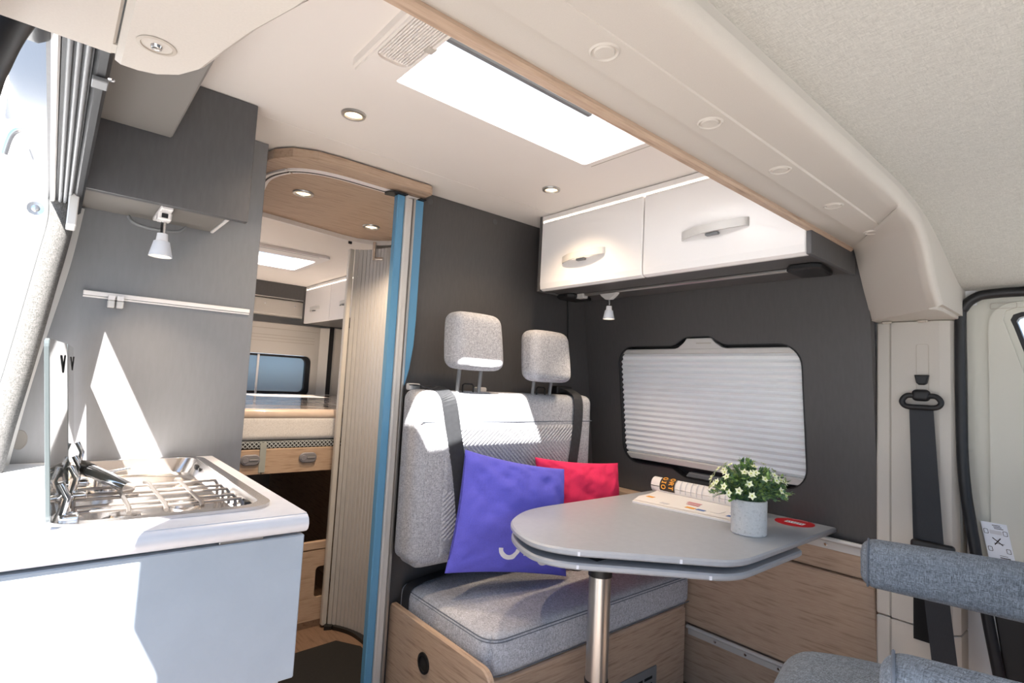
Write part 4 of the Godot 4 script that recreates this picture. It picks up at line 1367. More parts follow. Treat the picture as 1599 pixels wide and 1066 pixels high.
# ---------------------------------------------------------------- overheads over the dinette
func build_overheads() -> void:
	spot_fitting("ceiling_spot", "warm recessed spot in the white ceiling close to the kitchen", Vector3(0.530, 1.7995, -1.292), 0.031, 0.22, "ceiling spots")
	spot_fitting("ceiling_spot", "warm recessed spot in the white ceiling close to the white wall cupboards", Vector3(1.234, 1.7995, -1.290), 0.031, 0.22, "ceiling spots")

	# roof hatch
	var T := axes(Vector3.ZERO, Vector3.RIGHT, Vector3(0, 0, -1))
	var rh := thing("roof_hatch", "large roof hatch in a white frame over the dinette, blind pulled part way", "roof hatch", Vector3(0.8, 1.8, -0.85))
	var st := S()
	ring(st, rr(0.425, 0.562, 1.165, 1.085, 0.03), rr(0.514, 0.60, 1.13, 1.048, 0.012), Vector2(0.82, 0.83), 1.783, 1.7995, T)
	part(st, "frame", M.ceiling, rh)
	# raised louvre housing at the kitchen end with its slots
	st = S()
	ring(st, rr(0.432, 0.58, 0.515, 1.075, 0.012), rr(0.437, 0.60, 0.508, 0.985, 0.02), Vector2(0.473, 0.8), 1.778, 1.784, T)
	part(st, "louvre_housing", M.ceiling, rh)
	for k in 12:
		var x := 0.440 + k * 0.0056
		bx("louvre", M.ceiling, rh, Vector3(x, 1.779, -0.975), Vector3(x + 0.0034, 1.784, -0.61), 0.0)
	st = S()
	soft(st, Vector3(0.500, 1.777, -0.905), Vector3(0.520, 1.785, -0.882), 0.0035, null, 2)
	part(st, "catch", M.beige, rh)
	bx("frame_slot", M.beige_dark, rh, Vector3(1.150, 1.7825, -1.04), Vector3(1.153, 1.784, -0.70), 0.0)
	bx("blind_bar", M.grey_plastic, rh, Vector3(0.520, 1.788, -0.862), Vector3(0.935, 1.804, -0.846), 0.003)
	# upper frame under the dome and the pleated blind drawn part way beneath it
	st = S()
	ring(st, rr(0.42, 0.545, 1.21, 1.13, 0.02), rr(0.455, 0.57, 1.19, 1.10, 0.02), Vector2(0.8, 0.85), 1.861, 1.868, T)
	part(st, "upper_frame", M.white, rh)
	st = S()
	sheet(st, 34, 1, func(u: float, v: float) -> Vector3: return Vector3(lerp(0.45, 1.19, v), 1.870 + 0.004 * (int(u * 34.0 + 0.5) % 2), lerp(-0.848, -0.56, u)), Vector3.DOWN)
	part(st, "blind_or_sun_stop", M.hatch_blind, rh)
	st = S()
	sheet(st, 34, 1, func(u: float, v: float) -> Vector3: return Vector3(lerp(1.00, 1.134, u), 1.803 + 0.004 * (int(u * 34.0 + 0.5) % 2), lerp(-1.054, -0.602, v)), Vector3.DOWN)
	part(st, "blind_or_sun_stop", M.hatch_blind, rh)  # added strip that cuts off the sun patch on the bench, backlit white
	st = S()
	plan(st, pv([[0.45, -0.55], [1.20, -0.55], [1.20, -1.12], [0.45, -1.12]]), 1.895, 1.899)
	part(st, "pane", M.glass, rh)

	# wall cupboard with two white doors
	var wc := thing("wall_cupboard", "white two-door wall cupboard above the dinette window", "cabinet", Vector3(1.58, 1.5, -1.04))
	st = S()
	front(st, pv([[1.447, 1.508], [1.735, 1.508], [1.735, 1.799], [1.447, 1.799]]), -1.528, -0.549, 0.001)
	part(st, "body", M.dark, wc)
	bx("end_cheek", M.dark, wc, Vector3(1.420, 1.502, -1.540), Vector3(1.735, 1.799, -1.529), 0.001)
	bx("end_cheek", M.cab_dark, wc, Vector3(1.420, 1.502, -0.548), Vector3(1.735, 1.799, -0.536), 0.001)
	for q in [[-1.527, -1.050], [-1.046, -0.550]]:
		st = S()
		var prof := pv([[1.424, 1.510], [1.436, 1.504], [1.446, 1.504], [1.446, 1.772], [1.424, 1.772], [1.421, 1.764], [1.421, 1.530]])
		front(st, prof, q[0], q[1], 0.003)
		part(st, "door", M.white_gloss, wc)
	handle(wc, Vector3(1.421, 1.610, -1.305), 0.20)
	handle(wc, Vector3(1.421, 1.612, -0.800), 0.205)
	bx("light_strip", M.glow_strip, wc, Vector3(1.426, 1.773, -1.527), Vector3(1.446, 1.779, -0.546), 0.0)
	bx("top_rail", M.white, wc, Vector3(1.421, 1.7795, -1.527), Vector3(1.446, 1.797, -0.546), 0.001)
	# light rail under it, loudspeakers at both ends
	bx("light_rail", M.alu, wc, Vector3(1.575, 1.498, -1.43), Vector3(1.590, 1.5075, -0.60), 0.002)
	bx("rail_end", M.alu_pale, wc, Vector3(1.568, 1.490, -1.475), Vector3(1.597, 1.5075, -1.43), 0.002)
	for z in [-0.60, -1.50]:
		st = S()
		plan(st, pv([[1.53, z - 0.035], [1.55, z - 0.05], [1.65, z - 0.05], [1.66, z + 0.03], [1.55, z + 0.04], [1.53, z + 0.02]]), 1.490, 1.5075, 0.004)
		part(st, "loudspeaker", M.black, wc)
	var lm := thing("rail_lamp", "small white cone lamp hanging from the rail under the white cupboard", "lamp", Vector3(1.583, 1.39, -1.31))
	st = S()
	side(st, pv([[-1.350, 1.497], [-1.270, 1.497], [-1.278, 1.488], [-1.298, 1.474], [-1.322, 1.474], [-1.342, 1.488]]), 1.572, 1.593, 0.001)
	part(st, "mount", M.alu_pale, lm)
	st = S()
	tube(st, [Vector3(1.583, 1.475, -1.31), Vector3(1.583, 1.452, -1.31)], 0.004, 8)
	part(st, "stem", M.chrome, lm)
	cone_shade(lm, Vector3(1.583, 1.450, -1.31), 0.9)
	var cb := thing("cable", "thin dark cable running down the bulkhead from the wall cupboard", "cable", Vector3(1.72, 1.3, -1.645))
	st = S()
	tube(st, [Vector3(1.70, 1.53, -1.644), Vector3(1.712, 1.45, -1.645), Vector3(1.72, 1.30, -1.645)], 0.003, 6)
	part(st, "lead", M.black, cb)

# ---------------------------------------------------------------- bench, headrests, belts, cushions
func build_bench() -> void:
	var bb := thing("dinette_bench", "two-seat dinette bench with oak base, grey quilted backrest, headrests and belts", "bench", Vector3(1.4, 0, -1.4))
	var st := S()
	var prof := [[-1.645, 0.0], [-1.105, 0.0], [-1.105, 0.345]]
	for k in 7:
		var a := PI / 2 * k / 6.0
		prof.append([-1.150 + 0.045 * cos(a), 0.352 + 0.045 * sin(a)])
	prof.append([-1.61, 0.400])
	for k in 4:
		var a := PI / 2 * k / 3.0
		prof.append([-1.628 - 0.017 * sin(a), 0.383 + 0.017 * cos(a)])
	side(st, pv(prof), 0.926, 0.946, 0.004)
	part(st, "side_panel", M.wood_z, bb)
	var G := axes(Vector3(0.926, 0.297, -1.418), Vector3(0, 0, -1), Vector3.UP)
	st = S()
	ring(st, disc(0, 0, 0.030), disc(0, 0, 0.022), Vector2.ZERO, -0.004, 0.0, G)
	var gm := part(st, "finger_hole", M.black, bb)
	st = S()
	prism(st, disc(0, 0, 0.0215), -0.001, 0.0, G)
	part(st, "hole_bottom", M.black_matt, gm)
	bx("front_panel", M.wood_x, bb, Vector3(0.948, 0.0, -1.185), Vector3(1.93, 0.322, -1.167), 0.001)
	st = S()
	var shelf := PackedVector2Array()
	for p in rr(0.950, 1.150, 1.93, 1.64, 0.05):
		shelf.append(Vector2(p.x, -p.y))
	plan(st, shelf, 0.323, 0.342, 0.003)
	part(st, "seat_board", M.wood_x, bb)
	# vent grille in the front panel
	var vg := thing("vent_grille", "grey slotted vent grille in the oak bench front", "grille", Vector3(1.64, 0.03, -1.166))
	st = S()
	front(st, rr(1.535, 0.03, 1.745, 0.165, 0.004, 3), -1.1665, -1.162, 0.001)
	part(st, "plate", M.grey_plastic, vg)
	for r in 4:
		for q in 3:
			bx("slot", M.black_matt, vg, Vector3(1.560 + q * 0.056, 0.128 - r * 0.022, -1.1625), Vector3(1.606 + q * 0.056, 0.137 - r * 0.022, -1.1615), 0.0)

	# seat cushion
	var sc := thing("seat_cushion", "grey fabric bench seat cushion with stitched edge", "cushion", Vector3(1.45, 0.343, -1.4))
	st = S()
	soft(st, Vector3(0.952, 0.343, -1.640), Vector3(1.928, 0.458, -1.146), 0.028, func(p: Vector3, h: Vector3) -> Vector3:
		var e := (1.0 - pow(abs(p.x / h.x), 4.0)) * (1.0 - pow(abs(p.z / h.z), 4.0))
		var q := p
		if p.y > 0.0:
			q.y += 0.010 * e
		# rounded plan corners at the front
		var kx: float = max(0.0, abs(p.x) - (h.x - 0.06))
		var kz: float = max(0.0, p.z - (h.z - 0.06))
		if kx > 0.0 and kz > 0.0 and p.x < 0.0:
			var l: float = max(kx, kz) / max(1e-6, Vector2(kx, kz).length())
			q.x += kx * (1.0 - l)
			q.z -= kz * (1.0 - l)
		return q, 16)
	part(st, "cover", M.seat_fabric, sc)
	for y in [0.447, 0.440, 0.353]:
		st = S()
		var ss: Array = [Vector3(0.9535 + (0.002 if y < 0.4 else 0.0), y, -1.60), Vector3(0.9515 + (0.002 if y < 0.4 else 0.001), y, -1.23)]
		for k in 7:
			var a := PI / 2 * k / 6.0
			ss.append(Vector3(1.0125 - 0.060 * cos(a), y, -1.2065 + 0.060 * sin(a)))
		ss.append(Vector3(1.92, y, -1.1465))
		var push: float = 0.0045 if y > 0.444 else (0.0020 if y > 0.4 else 0.001)
		for k in ss.size():
			ss[k] = ss[k] + Vector3(push if k < 5 else 0.0, 0, -push if k > 4 else 0.0)
		tube(st, ss, 0.0017, 5)
		part(st, "seam", M.seam, sc)
	st = S()
	strap(st, curve([Vector3(1.20, 0.478, -1.612), Vector3(1.05, 0.472, -1.596), Vector3(0.985, 0.466, -1.588), Vector3(0.957, 0.455, -1.585), Vector3(0.949, 0.43, -1.585), Vector3(0.949, 0.375, -1.585)], 4), 0.042, 0.002, Vector3(0, 0, 1))
	part(st, "strap", M.belt, sc, "black webbing strap")

	# backrest
	st = S()
	soft(st, Vector3(0.893, 0.545, -1.604), Vector3(1.712, 1.105, -1.478), 0.034, func(p: Vector3, h: Vector3) -> Vector3:
		var q := p
		if p.z > 0.0:
			q.z += 0.006 * (1.0 - pow(abs(p.x / h.x), 4.0)) * (1.0 - pow(abs(p.y / h.y), 4.0))
		var kx: float = max(0.0, abs(p.x) - (h.x - 0.05))
		var ky: float = max(0.0, -p.y - (h.y - 0.05))
		if kx > 0.0 and ky > 0.0:
			var l: float = max(kx, ky) / max(1e-6, Vector2(kx, ky).length())
			q.x -= sign(p.x) * kx * (1.0 - l)
			q.y += ky * (1.0 - l)
		return q, 36)
	var br := part(st, "backrest", M.fabric, bb)
	# quilted field: real ribs in a zigzag
	st = S()
	sheet(st, 200, 110, func(u: float, v: float) -> Vector3:
		var x: float = lerp(0.992, 1.598, u)
		var y: float = lerp(0.575, 0.992, v)
		var zz: float = abs(fposmod(y - 0.93, 0.30) / 0.15 - 1.0) * 0.15
		var ph := fposmod((x + zz * 1.15) / 0.0175, 1.0)
		var edge: float = clamp(min(min(u, 1.0 - u) * 60.0, min(v, 1.0 - v) * 45.0), 0.0, 1.0)
		var rib: float = 1.0 - pow(abs(ph * 2.0 - 1.0), 3.0)
		return Vector3(x, y, -1.4765 + 0.006 * (1.0 - pow(abs((x - 1.3025) / 0.41), 4.0)) * (1.0 - pow(abs((y - 0.825) / 0.28), 4.0)) + edge * 0.0065 * rib), Vector3(0, 0, 1))
	part(st, "quilted_panel", M.fabric, br)
	st = S()
	tube(st, [Vector3(0.90, 1.004, -1.4795), Vector3(0.93, 1.004, -1.4765), Vector3(1.3, 1.004, -1.4712), Vector3(1.68, 1.004, -1.4765), Vector3(1.705, 1.004, -1.4795)], 0.0018, 5)
	part(st, "seam", M.seam, br)
	st = S()
	tube(st, [Vector3(0.925, 0.60, -1.4785), Vector3(0.925, 0.80, -1.4765), Vector3(0.925, 1.06, -1.479)], 0.0016, 5)
	part(st, "seam", M.fabric, br)
	for q in [[0.905, 1.115], [1.185, 1.112]]:
		st = S()
		soft(st, Vector3(q[0], 1.100, -1.60), Vector3(q[0] + 0.042, q[1] + 0.008, -1.572), 0.006, null, 2)
		part(st, "belt_outlet", M.alu_pale, br)

	# headrests
	for q in [[0.980, 1.196, 1.176, 1.372], [1.326, 1.534, 1.150, 1.346]]:
		st = S()
		soft(st, Vector3(q[0], q[2], -1.530), Vector3(q[1], q[3], -1.432), 0.034, func(p: Vector3, h: Vector3) -> Vector3:
			var k: float = 1.0 - 0.08 * clamp((p.y / h.y + 1.0) * 0.5, 0.0, 1.0)
			var r := Vector2(p.x / h.x, p.y / h.y)
			var round_ := 1.0 - 0.05 * r.x * r.x * r.y * r.y
			return Vector3(p.x * k * round_, p.y * round_, p.z + 0.012 * (p.y / h.y) * -1.0), 10)
		var hr := part(st, "headrest", M.fabric, bb)
		st = S()
		var loop: Array = []
		var cx: float = (q[0] + q[1]) * 0.5
		var cy: float = (q[2] + q[3]) * 0.5
		var w: float = (q[1] - q[0]) * 0.5 - 0.024
		var hh: float = (q[3] - q[2]) * 0.5 - 0.014
		for k in 33:
			var a := TAU * k / 32.0
			var c4: float = pow(abs(cos(a)), 0.4) * sign(cos(a))
			var s4: float = pow(abs(sin(a)), 0.4) * sign(sin(a))
			loop.append(Vector3(cx + c4 * w * (1.0 - 0.04 * (s4 + 1.0)), cy + s4 * hh, -1.4375 - 0.012 * s4 - 0.003))
		tube(st, loop, 0.0016, 5)
		part(st, "seam", M.fabric, hr)
		for dx in [-0.045, 0.045]:
			st = S()
			tube(st, [Vector3(cx + dx, 1.09, -1.50), Vector3(cx + dx, q[2] + 0.02, -1.490)], 0.0065, 10)
			part(st, "rod", M.grey_plastic, hr)
		st = S()
		tube(st, [Vector3(cx - 0.022, 1.098, -1.50), Vector3(cx - 0.022, 1.125, -1.50), Vector3(cx - 0.016, 1.130, -1.50), Vector3(cx + 0.016, 1.130, -1.50), Vector3(cx + 0.022, 1.125, -1.50), Vector3(cx + 0.022, 1.098, -1.50)], 0.003, 6)
		part(st, "release_loop", M.black, hr)

	# bench belts
	st = S()
	strap(st, curve([Vector3(0.918, 1.114, -1.585), Vector3(0.945, 1.117, -1.555), Vector3(0.972, 1.112, -1.515), Vector3(0.988, 1.092, -1.479), Vector3(0.996, 1.06, -1.466), Vector3(1.018, 0.96, -1.462), Vector3(1.047, 0.835, -1.460), Vector3(1.068, 0.71, -1.460), Vector3(1.085, 0.60, -1.466), Vector3(1.09, 0.55, -1.50)], 4), 0.050, 0.002, Vector3(1, 0, 0.25))
	part(st, "seat_belt", M.belt, bb)
	st = S()
	strap(st, curve([Vector3(1.63, 1.125, -1.585), Vector3(1.62, 1.128, -1.55), Vector3(1.612, 1.118, -1.505), Vector3(1.61, 1.09, -1.472), Vector3(1.605, 0.997, -1.463), Vector3(1.580, 0.837, -1.460), Vector3(1.56, 0.70, -1.462), Vector3(1.545, 0.58, -1.470)], 4), 0.050, 0.002, Vector3(1, 0, 0))
	var b2 := part(st, "seat_belt", M.belt, bb)
	st = S()
	soft(st, Vector3(1.575, 1.106, -1.60), Vector3(1.665, 1.14, -1.555), 0.008, null, 2)
	part(st, "outlet", M.black, b2)

	# scatter cushions
	var pc := thing("purple_cushion", "purple scatter cushion with white lettering on the bench", "cushion", Vector3(1.22, 0.48, -1.38))
	var cor := [Vector3(0.972, 0.552, -1.405), Vector3(1.438, 0.478, -1.335), Vector3(1.404, 0.850, -1.335), Vector3(1.030, 0.922, -1.415)]
	pillow(pc, cor, 0.052, 5, M.purple)
	# lettering on its face: an open bowl, a dash and a second bowl
	var face := func(u: float, v: float, lift: float) -> Vector3: return pillow_at(cor, 0.052, 5, u, v, 1.0, lift)
	st = S()
	arc_mark(st, face, Vector2(0.42, 0.235), 0.088, 0.052, PI, TAU)
	part(st, "print", M.print_white, pc)
	st = S()
	arc_mark(st, face, Vector2(0.735, 0.195), 0.088, 0.052, PI, TAU)
	part(st, "print", M.print_white, pc)
	st = S()
	sheet(st, 6, 2, func(u: float, v: float) -> Vector3: return face.call(lerp(0.545, 0.615, u), lerp(0.178, 0.205, v), 0.0015), Vector3(0, 0, 1))
	part(st, "print", M.print_white, pc)
	var kc := thing("pink_cushion", "bright pink scatter cushion behind the table on the bench", "cushion", Vector3(1.55, 0.47, -1.38))
	pillow(kc, [Vector3(1.43, 0.500, -1.425), Vector3(1.80, 0.490, -1.365), Vector3(1.778, 0.842, -1.395), Vector3(1.345, 0.882, -1.425)], 0.040, 9, M.pink)

func pillow_at(cor: Array, thick: float, sd: int, u: float, v: float, sg: float, lift := 0.0) -> Vector3:
	# corners in order bottom left, bottom right, top right, top left; sides pull in, middle swells
	var a := u * 2.0 - 1.0
	var b := v * 2.0 - 1.0
	var pin := 0.055
	var uu := 0.5 + 0.5 * a * (1.0 - pin * (1.0 - b * b))
	var vv := 0.5 + 0.5 * b * (1.0 - pin * (1.0 - a * a))
	var p: Vector3 = (cor[0] as Vector3).lerp(cor[1], uu).lerp((cor[3] as Vector3).lerp(cor[2], uu), vv)
	var n: Vector3 = ((cor[1] as Vector3) - cor[0]).cross(cor[3] - cor[0]).normalized()
	var e := pow(max(0.0, (1.0 - a * a) * (1.0 - b * b)), 0.42)
	var f := FastNoiseLite.new()
	f.seed = sd
	f.frequency = 1.6
	var edge := (1.0 - e)
	var wr := 0.012 * f.get_noise_2d(a * 0.8 + b * 0.5, b * 1.0) + 0.010 * edge * e * f.get_noise_2d(a * 2.6 - b, b * 2.2 + a) * 2.0
	# gathers that run in from the corners and the upper border
	var gather := 0.006 * sin((a - b * 0.35) * 15.0 + 3.0 * f.get_noise_2d(a * 1.5, b * 1.5)) * pow(max(0.0, (b + 0.1) / 1.1), 2.0) * e
	gather += 0.004 * sin((a * 1.1 + b) * 17.0) * pow(abs(a), 3.0) * e
	wr += gather
	return p + n * sg * (thick * e + (wr * min(1.0, e * 2.0) if sg > 0.0 else 0.0) + lift)

func pillow(parent: Node3D, cor: Array, thick: float, sd: int, m: Material) -> void:
	var st := S()
	for sg in [1.0, -1.0]:
		sheet(st, 44, 44, func(u: float, v: float) -> Vector3:
			# finer steps near the border
			var uu := 0.5 - 0.5 * cos(PI * u)
			var vv := 0.5 - 0.5 * cos(PI * v)
			return pillow_at(cor, thick, sd, uu, vv, sg), Vector3(0, 0, sg))
	part(st, "cover", m, parent)

func arc_mark(st: SurfaceTool, face: Callable, c: Vector2, ro: float, ri: float, a0: float, a1: float) -> void:
	sheet(st, 24, 3, func(u: float, v: float) -> Vector3:
		var a: float = lerp(a0, a1, u)
		var r: float = lerp(ri, ro, v)
		return face.call(c.x + r * cos(a), c.y + r * sin(a) * 1.15, 0.0015), Vector3(0, 0, 1))

# ---------------------------------------------------------------- dinette window with its pleated blind
func build_window() -> void:
	var W := wall_axes()
	var w1 := setting("window_1", Vector3(1.9, 0.85, -1.1), "closed pleated blind in the dinette window")
	# dark seal round the opening
	var st := S()
	ring(st, window_outline(-0.003), window_outline(0.0), Vector2(1.095, 0.28), -0.002, 0.03, W)
	part(st, "window_seal", M.rubber, w1)
	# cassette behind
	st = S()
	prism(st, pv([[0.70, 0.0], [1.50, 0.0], [1.50, 0.57], [0.70, 0.57]]), 0.036, 0.042, W)
	part(st, "cassette", M.black, w1)
	# pleated fabric
	st = S()
	st.set_smooth_group(-1)
	var n := 19
	var v0 := 0.075
	var v1 := 0.492
	for k in n:
		var a: float = lerp(v0, v1, k / float(n))
		var b: float = lerp(v0, v1, (k + 0.55) / float(n))
		var c: float = lerp(v0, v1, (k + 1) / float(n))
		quad(st, W * Vector3(0.72, a, 0.022), W * Vector3(1.476, a, 0.022), W * Vector3(1.476, b, 0.012), W * Vector3(0.72, b, 0.012), Vector3(-1, 0, 0))
		quad(st, W * Vector3(0.72, b, 0.012), W * Vector3(1.476, b, 0.012), W * Vector3(1.476, c, 0.022), W * Vector3(0.72, c, 0.022), Vector3(-1, 0, 0))
	part(st, "pleated_blind", M.blind, w1)
	# bars of the blind
	st = S()
	prism(st, pv([[0.722, 0.492], [1.474, 0.492], [1.474, 0.512], [0.722, 0.512]]), 0.008, 0.026, W, 0.003)
	part(st, "top_bar", M.alu_pale, w1)
	st = S()
	prism(st, pv([[1.205, 0.510], [1.185, 0.516], [1.160, 0.534], [1.145, 0.551], [1.045, 0.551], [1.030, 0.534], [1.005, 0.516], [0.985, 0.510]]), 0.006, 0.026, W, 0.002)
	part(st, "top_grip", M.alu_pale, w1)
	st = S()
	prism(st, pv([[1.045, 0.530], [1.105, 0.530], [1.105, 0.533], [1.045, 0.533]]), 0.0045, 0.007, W)
	part(st, "grip_slot", M.beige_dark, w1)
	st = S()
	prism(st, pv([[0.722, 0.050], [1.474, 0.050], [1.474, 0.075], [0.722, 0.075]]), 0.006, 0.026, W, 0.003)
	part(st, "bottom_bar", M.alu_pale, w1)
	st = S()
	prism(st, pv([[1.02, 0.012], [1.18, 0.012], [1.165, 0.030], [1.03, 0.030]]), 0.008, 0.030, W, 0.002)
	part(st, "bottom_catch", M.grey_plastic, w1)

	# table rails on the wall
	for q in [[-0.094, 0.555, 1.36, "aluminium table rail with screws along the top of the oak cladding", -0.023], [-0.556, 0.60, 1.172, "aluminium table rail with screws low on the oak cladding", -0.035]]:
		var tr := thing("table_rail", q[3], "rail", W * Vector3(0.9, q[0], 0), "table rails on the window wall")
		var w: float = q[4]
		st = S()
		prism(st, pv([[q[1], q[0] - 0.030], [q[2], q[0] - 0.030], [q[2], q[0] - 0.002], [q[1], q[0] - 0.002]]), w - 0.004, w, W, 0.001)
		part(st, "plate", M.alu_pale, tr)
		st = S()
		tube(st, [W * Vector3(q[1], q[0] + 0.003, w - 0.008), W * Vector3(q[2], q[0] + 0.003, w - 0.008)], 0.0075, 12)
		part(st, "round_bar", M.alu_pale, tr)
		var u: float = q[1] + 0.115
		while u < q[2] - 0.02:
			st = S()
			prism(st, disc(u, q[0] - 0.016, 0.005, -1.0, 12), w - 0.007, w - 0.004, W, 0.001, true)
			part(st, "screw", M.chrome, tr)
			u += 0.115

# ---------------------------------------------------------------- table and what stands on it
func build_table() -> void:
	var tb := thing("dinette_table", "grey pentagonal dinette table with swivel leaf on a steel leg", "table", Vector3(1.215, 0, -1.0))
	var raw := [[1.922, -0.643], [1.922, -1.300], [1.30, -1.302], [1.20, -1.290], [1.115, -1.252], [1.050, -1.200], [1.005, -1.130], [0.980, -1.060], [0.976, -1.015], [0.990, -0.965], [1.025, -0.912], [1.10, -0.838], [1.20, -0.740], [1.255, -0.686], [1.29, -0.660], [1.33, -0.646], [1.38, -0.642]]
	var st := S()
	plan(st, rounded(raw), 0.7255, 0.7425, 0.0045, true)
	part(st, "table_top", M.table, tb)
	var low := [[1.66, -0.648], [1.69, -0.662], [1.70, -0.69], [1.70, -1.28], [1.30, -1.294], [1.20, -1.282], [1.112, -1.245], [1.050, -1.194], [1.008, -1.126], [0.984, -1.058], [0.980, -1.015], [0.992, -0.968], [1.025, -0.918], [1.10, -0.843], [1.20, -0.745], [1.252, -0.692], [1.285, -0.666], [1.325, -0.651], [1.37, -0.647]]
	st = S()
	plan(st, rounded(low), 0.692, 0.709, 0.0045, true)
	part(st, "swivel_leaf", M.table, tb)
	st = S()
	plan(st, pv([[1.08, -0.90], [1.45, -0.90], [1.45, -1.15], [1.08, -1.15]]), 0.709, 0.7255)
	part(st, "swivel_plate", M.black, tb)
	st = S()
	lathe(st, [Vector2(0.0305, 0.02), Vector2(0.0305, 0.625)], Transform3D(Basis.IDENTITY, Vector3(1.215, 0, -1.0)), 36)
	part(st, "leg", M.alu, tb)
	st = S()
	lathe(st, [Vector2(0.0, 0.622), Vector2(0.033, 0.622), Vector2(0.033, 0.648), Vector2(0.037, 0.660), Vector2(0.037, 0.692)], Transform3D(Basis.IDENTITY, Vector3(1.215, 0, -1.0)), 36)
	part(st, "leg_collar", M.black, tb)
	for y in [0.335, 0.0]:
		st = S()
		lathe(st, [Vector2(0.0306, y), Vector2(0.0325, y + 0.001), Vector2(0.0325, y + 0.011), Vector2(0.0306, y + 0.012)], Transform3D(Basis.IDENTITY, Vector3(1.215, 0, -1.0)), 36)
		part(st, "leg_ring", M.black, tb)
	st = S()
	lathe(st, [Vector2(0.0, 0.640), Vector2(0.021, 0.641), Vector2(0.024, 0.646), Vector2(0.022, 0.654), Vector2(0.023, 0.672), Vector2(0.020, 0.676), Vector2(0.020, 0.692)], Transform3D(Basis.IDENTITY, Vector3(1.150, 0, -1.035)), 24)
	part(st, "clamp_knob", M.black, tb)
	for q in [[1.025, -0.9125, 0.733], [1.0275, -0.9175, 0.700], [1.20, -0.7405, 0.733], [1.252, -0.692, 0.699]]:
		st = S()
		box(st, Vector3(q[0] - 0.0008, q[2], q[1] + 0.0008), Vector3(0.003, 0.009, 0.006), 0.0, Basis(Vector3.UP, 0.8))
		part(st, "edge_joint", M.sticker, tb)
	# round red sticker
	var rs := thing("red_sticker", "round red sticker with a white label on the table corner", "sticker", Vector3(1.862, 0.7425, -0.745))
	st = S()
	plan(st, disc(1.860, -0.745, 0.058, 0.058, 40), 0.7426, 0.7432)
	part(st, "disc", M.red, rs)
	var R := Basis(Vector3.UP, PI / 2)
	st = S()
	box(st, Vector3(1.856, 0.7434, -0.742), Vector3(0.028, 0.0005, 0.056), 0.0)
	part(st, "label_field", M.sticker, rs)
	for q in [[-0.021, 0.0], [-0.013, 0.3], [-0.004, 0.0], [0.004, -0.3], [0.013, 0.0], [0.021, 0.0]]:
		st = S()
		box(st, Vector3(1.856, 0.7438, -0.742 + q[0]), Vector3(0.014, 0.0004, 0.0026), 0.0, Basis(Vector3.UP, q[1]))
		part(st, "print_stroke", M.grey_plastic, rs)
	st = S()
	var arc: Array = []
	for k in 13:
		var a := -0.5 + 1.0 * k / 12.0
		arc.append(Vector3(1.860 + 0.050 * cos(a), 0.7434, -0.745 + 0.050 * sin(a)))
	strap(st, arc, 0.0018, 0.0004, Vector3(1, 0, 0))
	part(st, "print_rim", M.sticker, rs)

	build_pot()
	build_magazine()

func rounded(pts: Array) -> PackedVector2Array:
	# a closed outline through the points, the dense ones joined by a smooth curve
	var out := PackedVector2Array()
	var n := pts.size()
	for i in n:
		var p := Vector2(pts[i][0], pts[i][1])
		var q := Vector2(pts[(i + 1) % n][0], pts[(i + 1) % n][1])
		out.append(p)
		if p.distance_to(q) < 0.15:
			var a := Vector2(pts[(i + n - 1) % n][0], pts[(i + n - 1) % n][1])
			var b := Vector2(pts[(i + 2) % n][0], pts[(i + 2) % n][1])
			a = p + (a - p).limit_length(0.15)
			b = q + (b - q).limit_length(0.15)
			for k in range(1, 4):
				out.append(p.cubic_interpolate(q, a, b, k / 4.0))
	return out

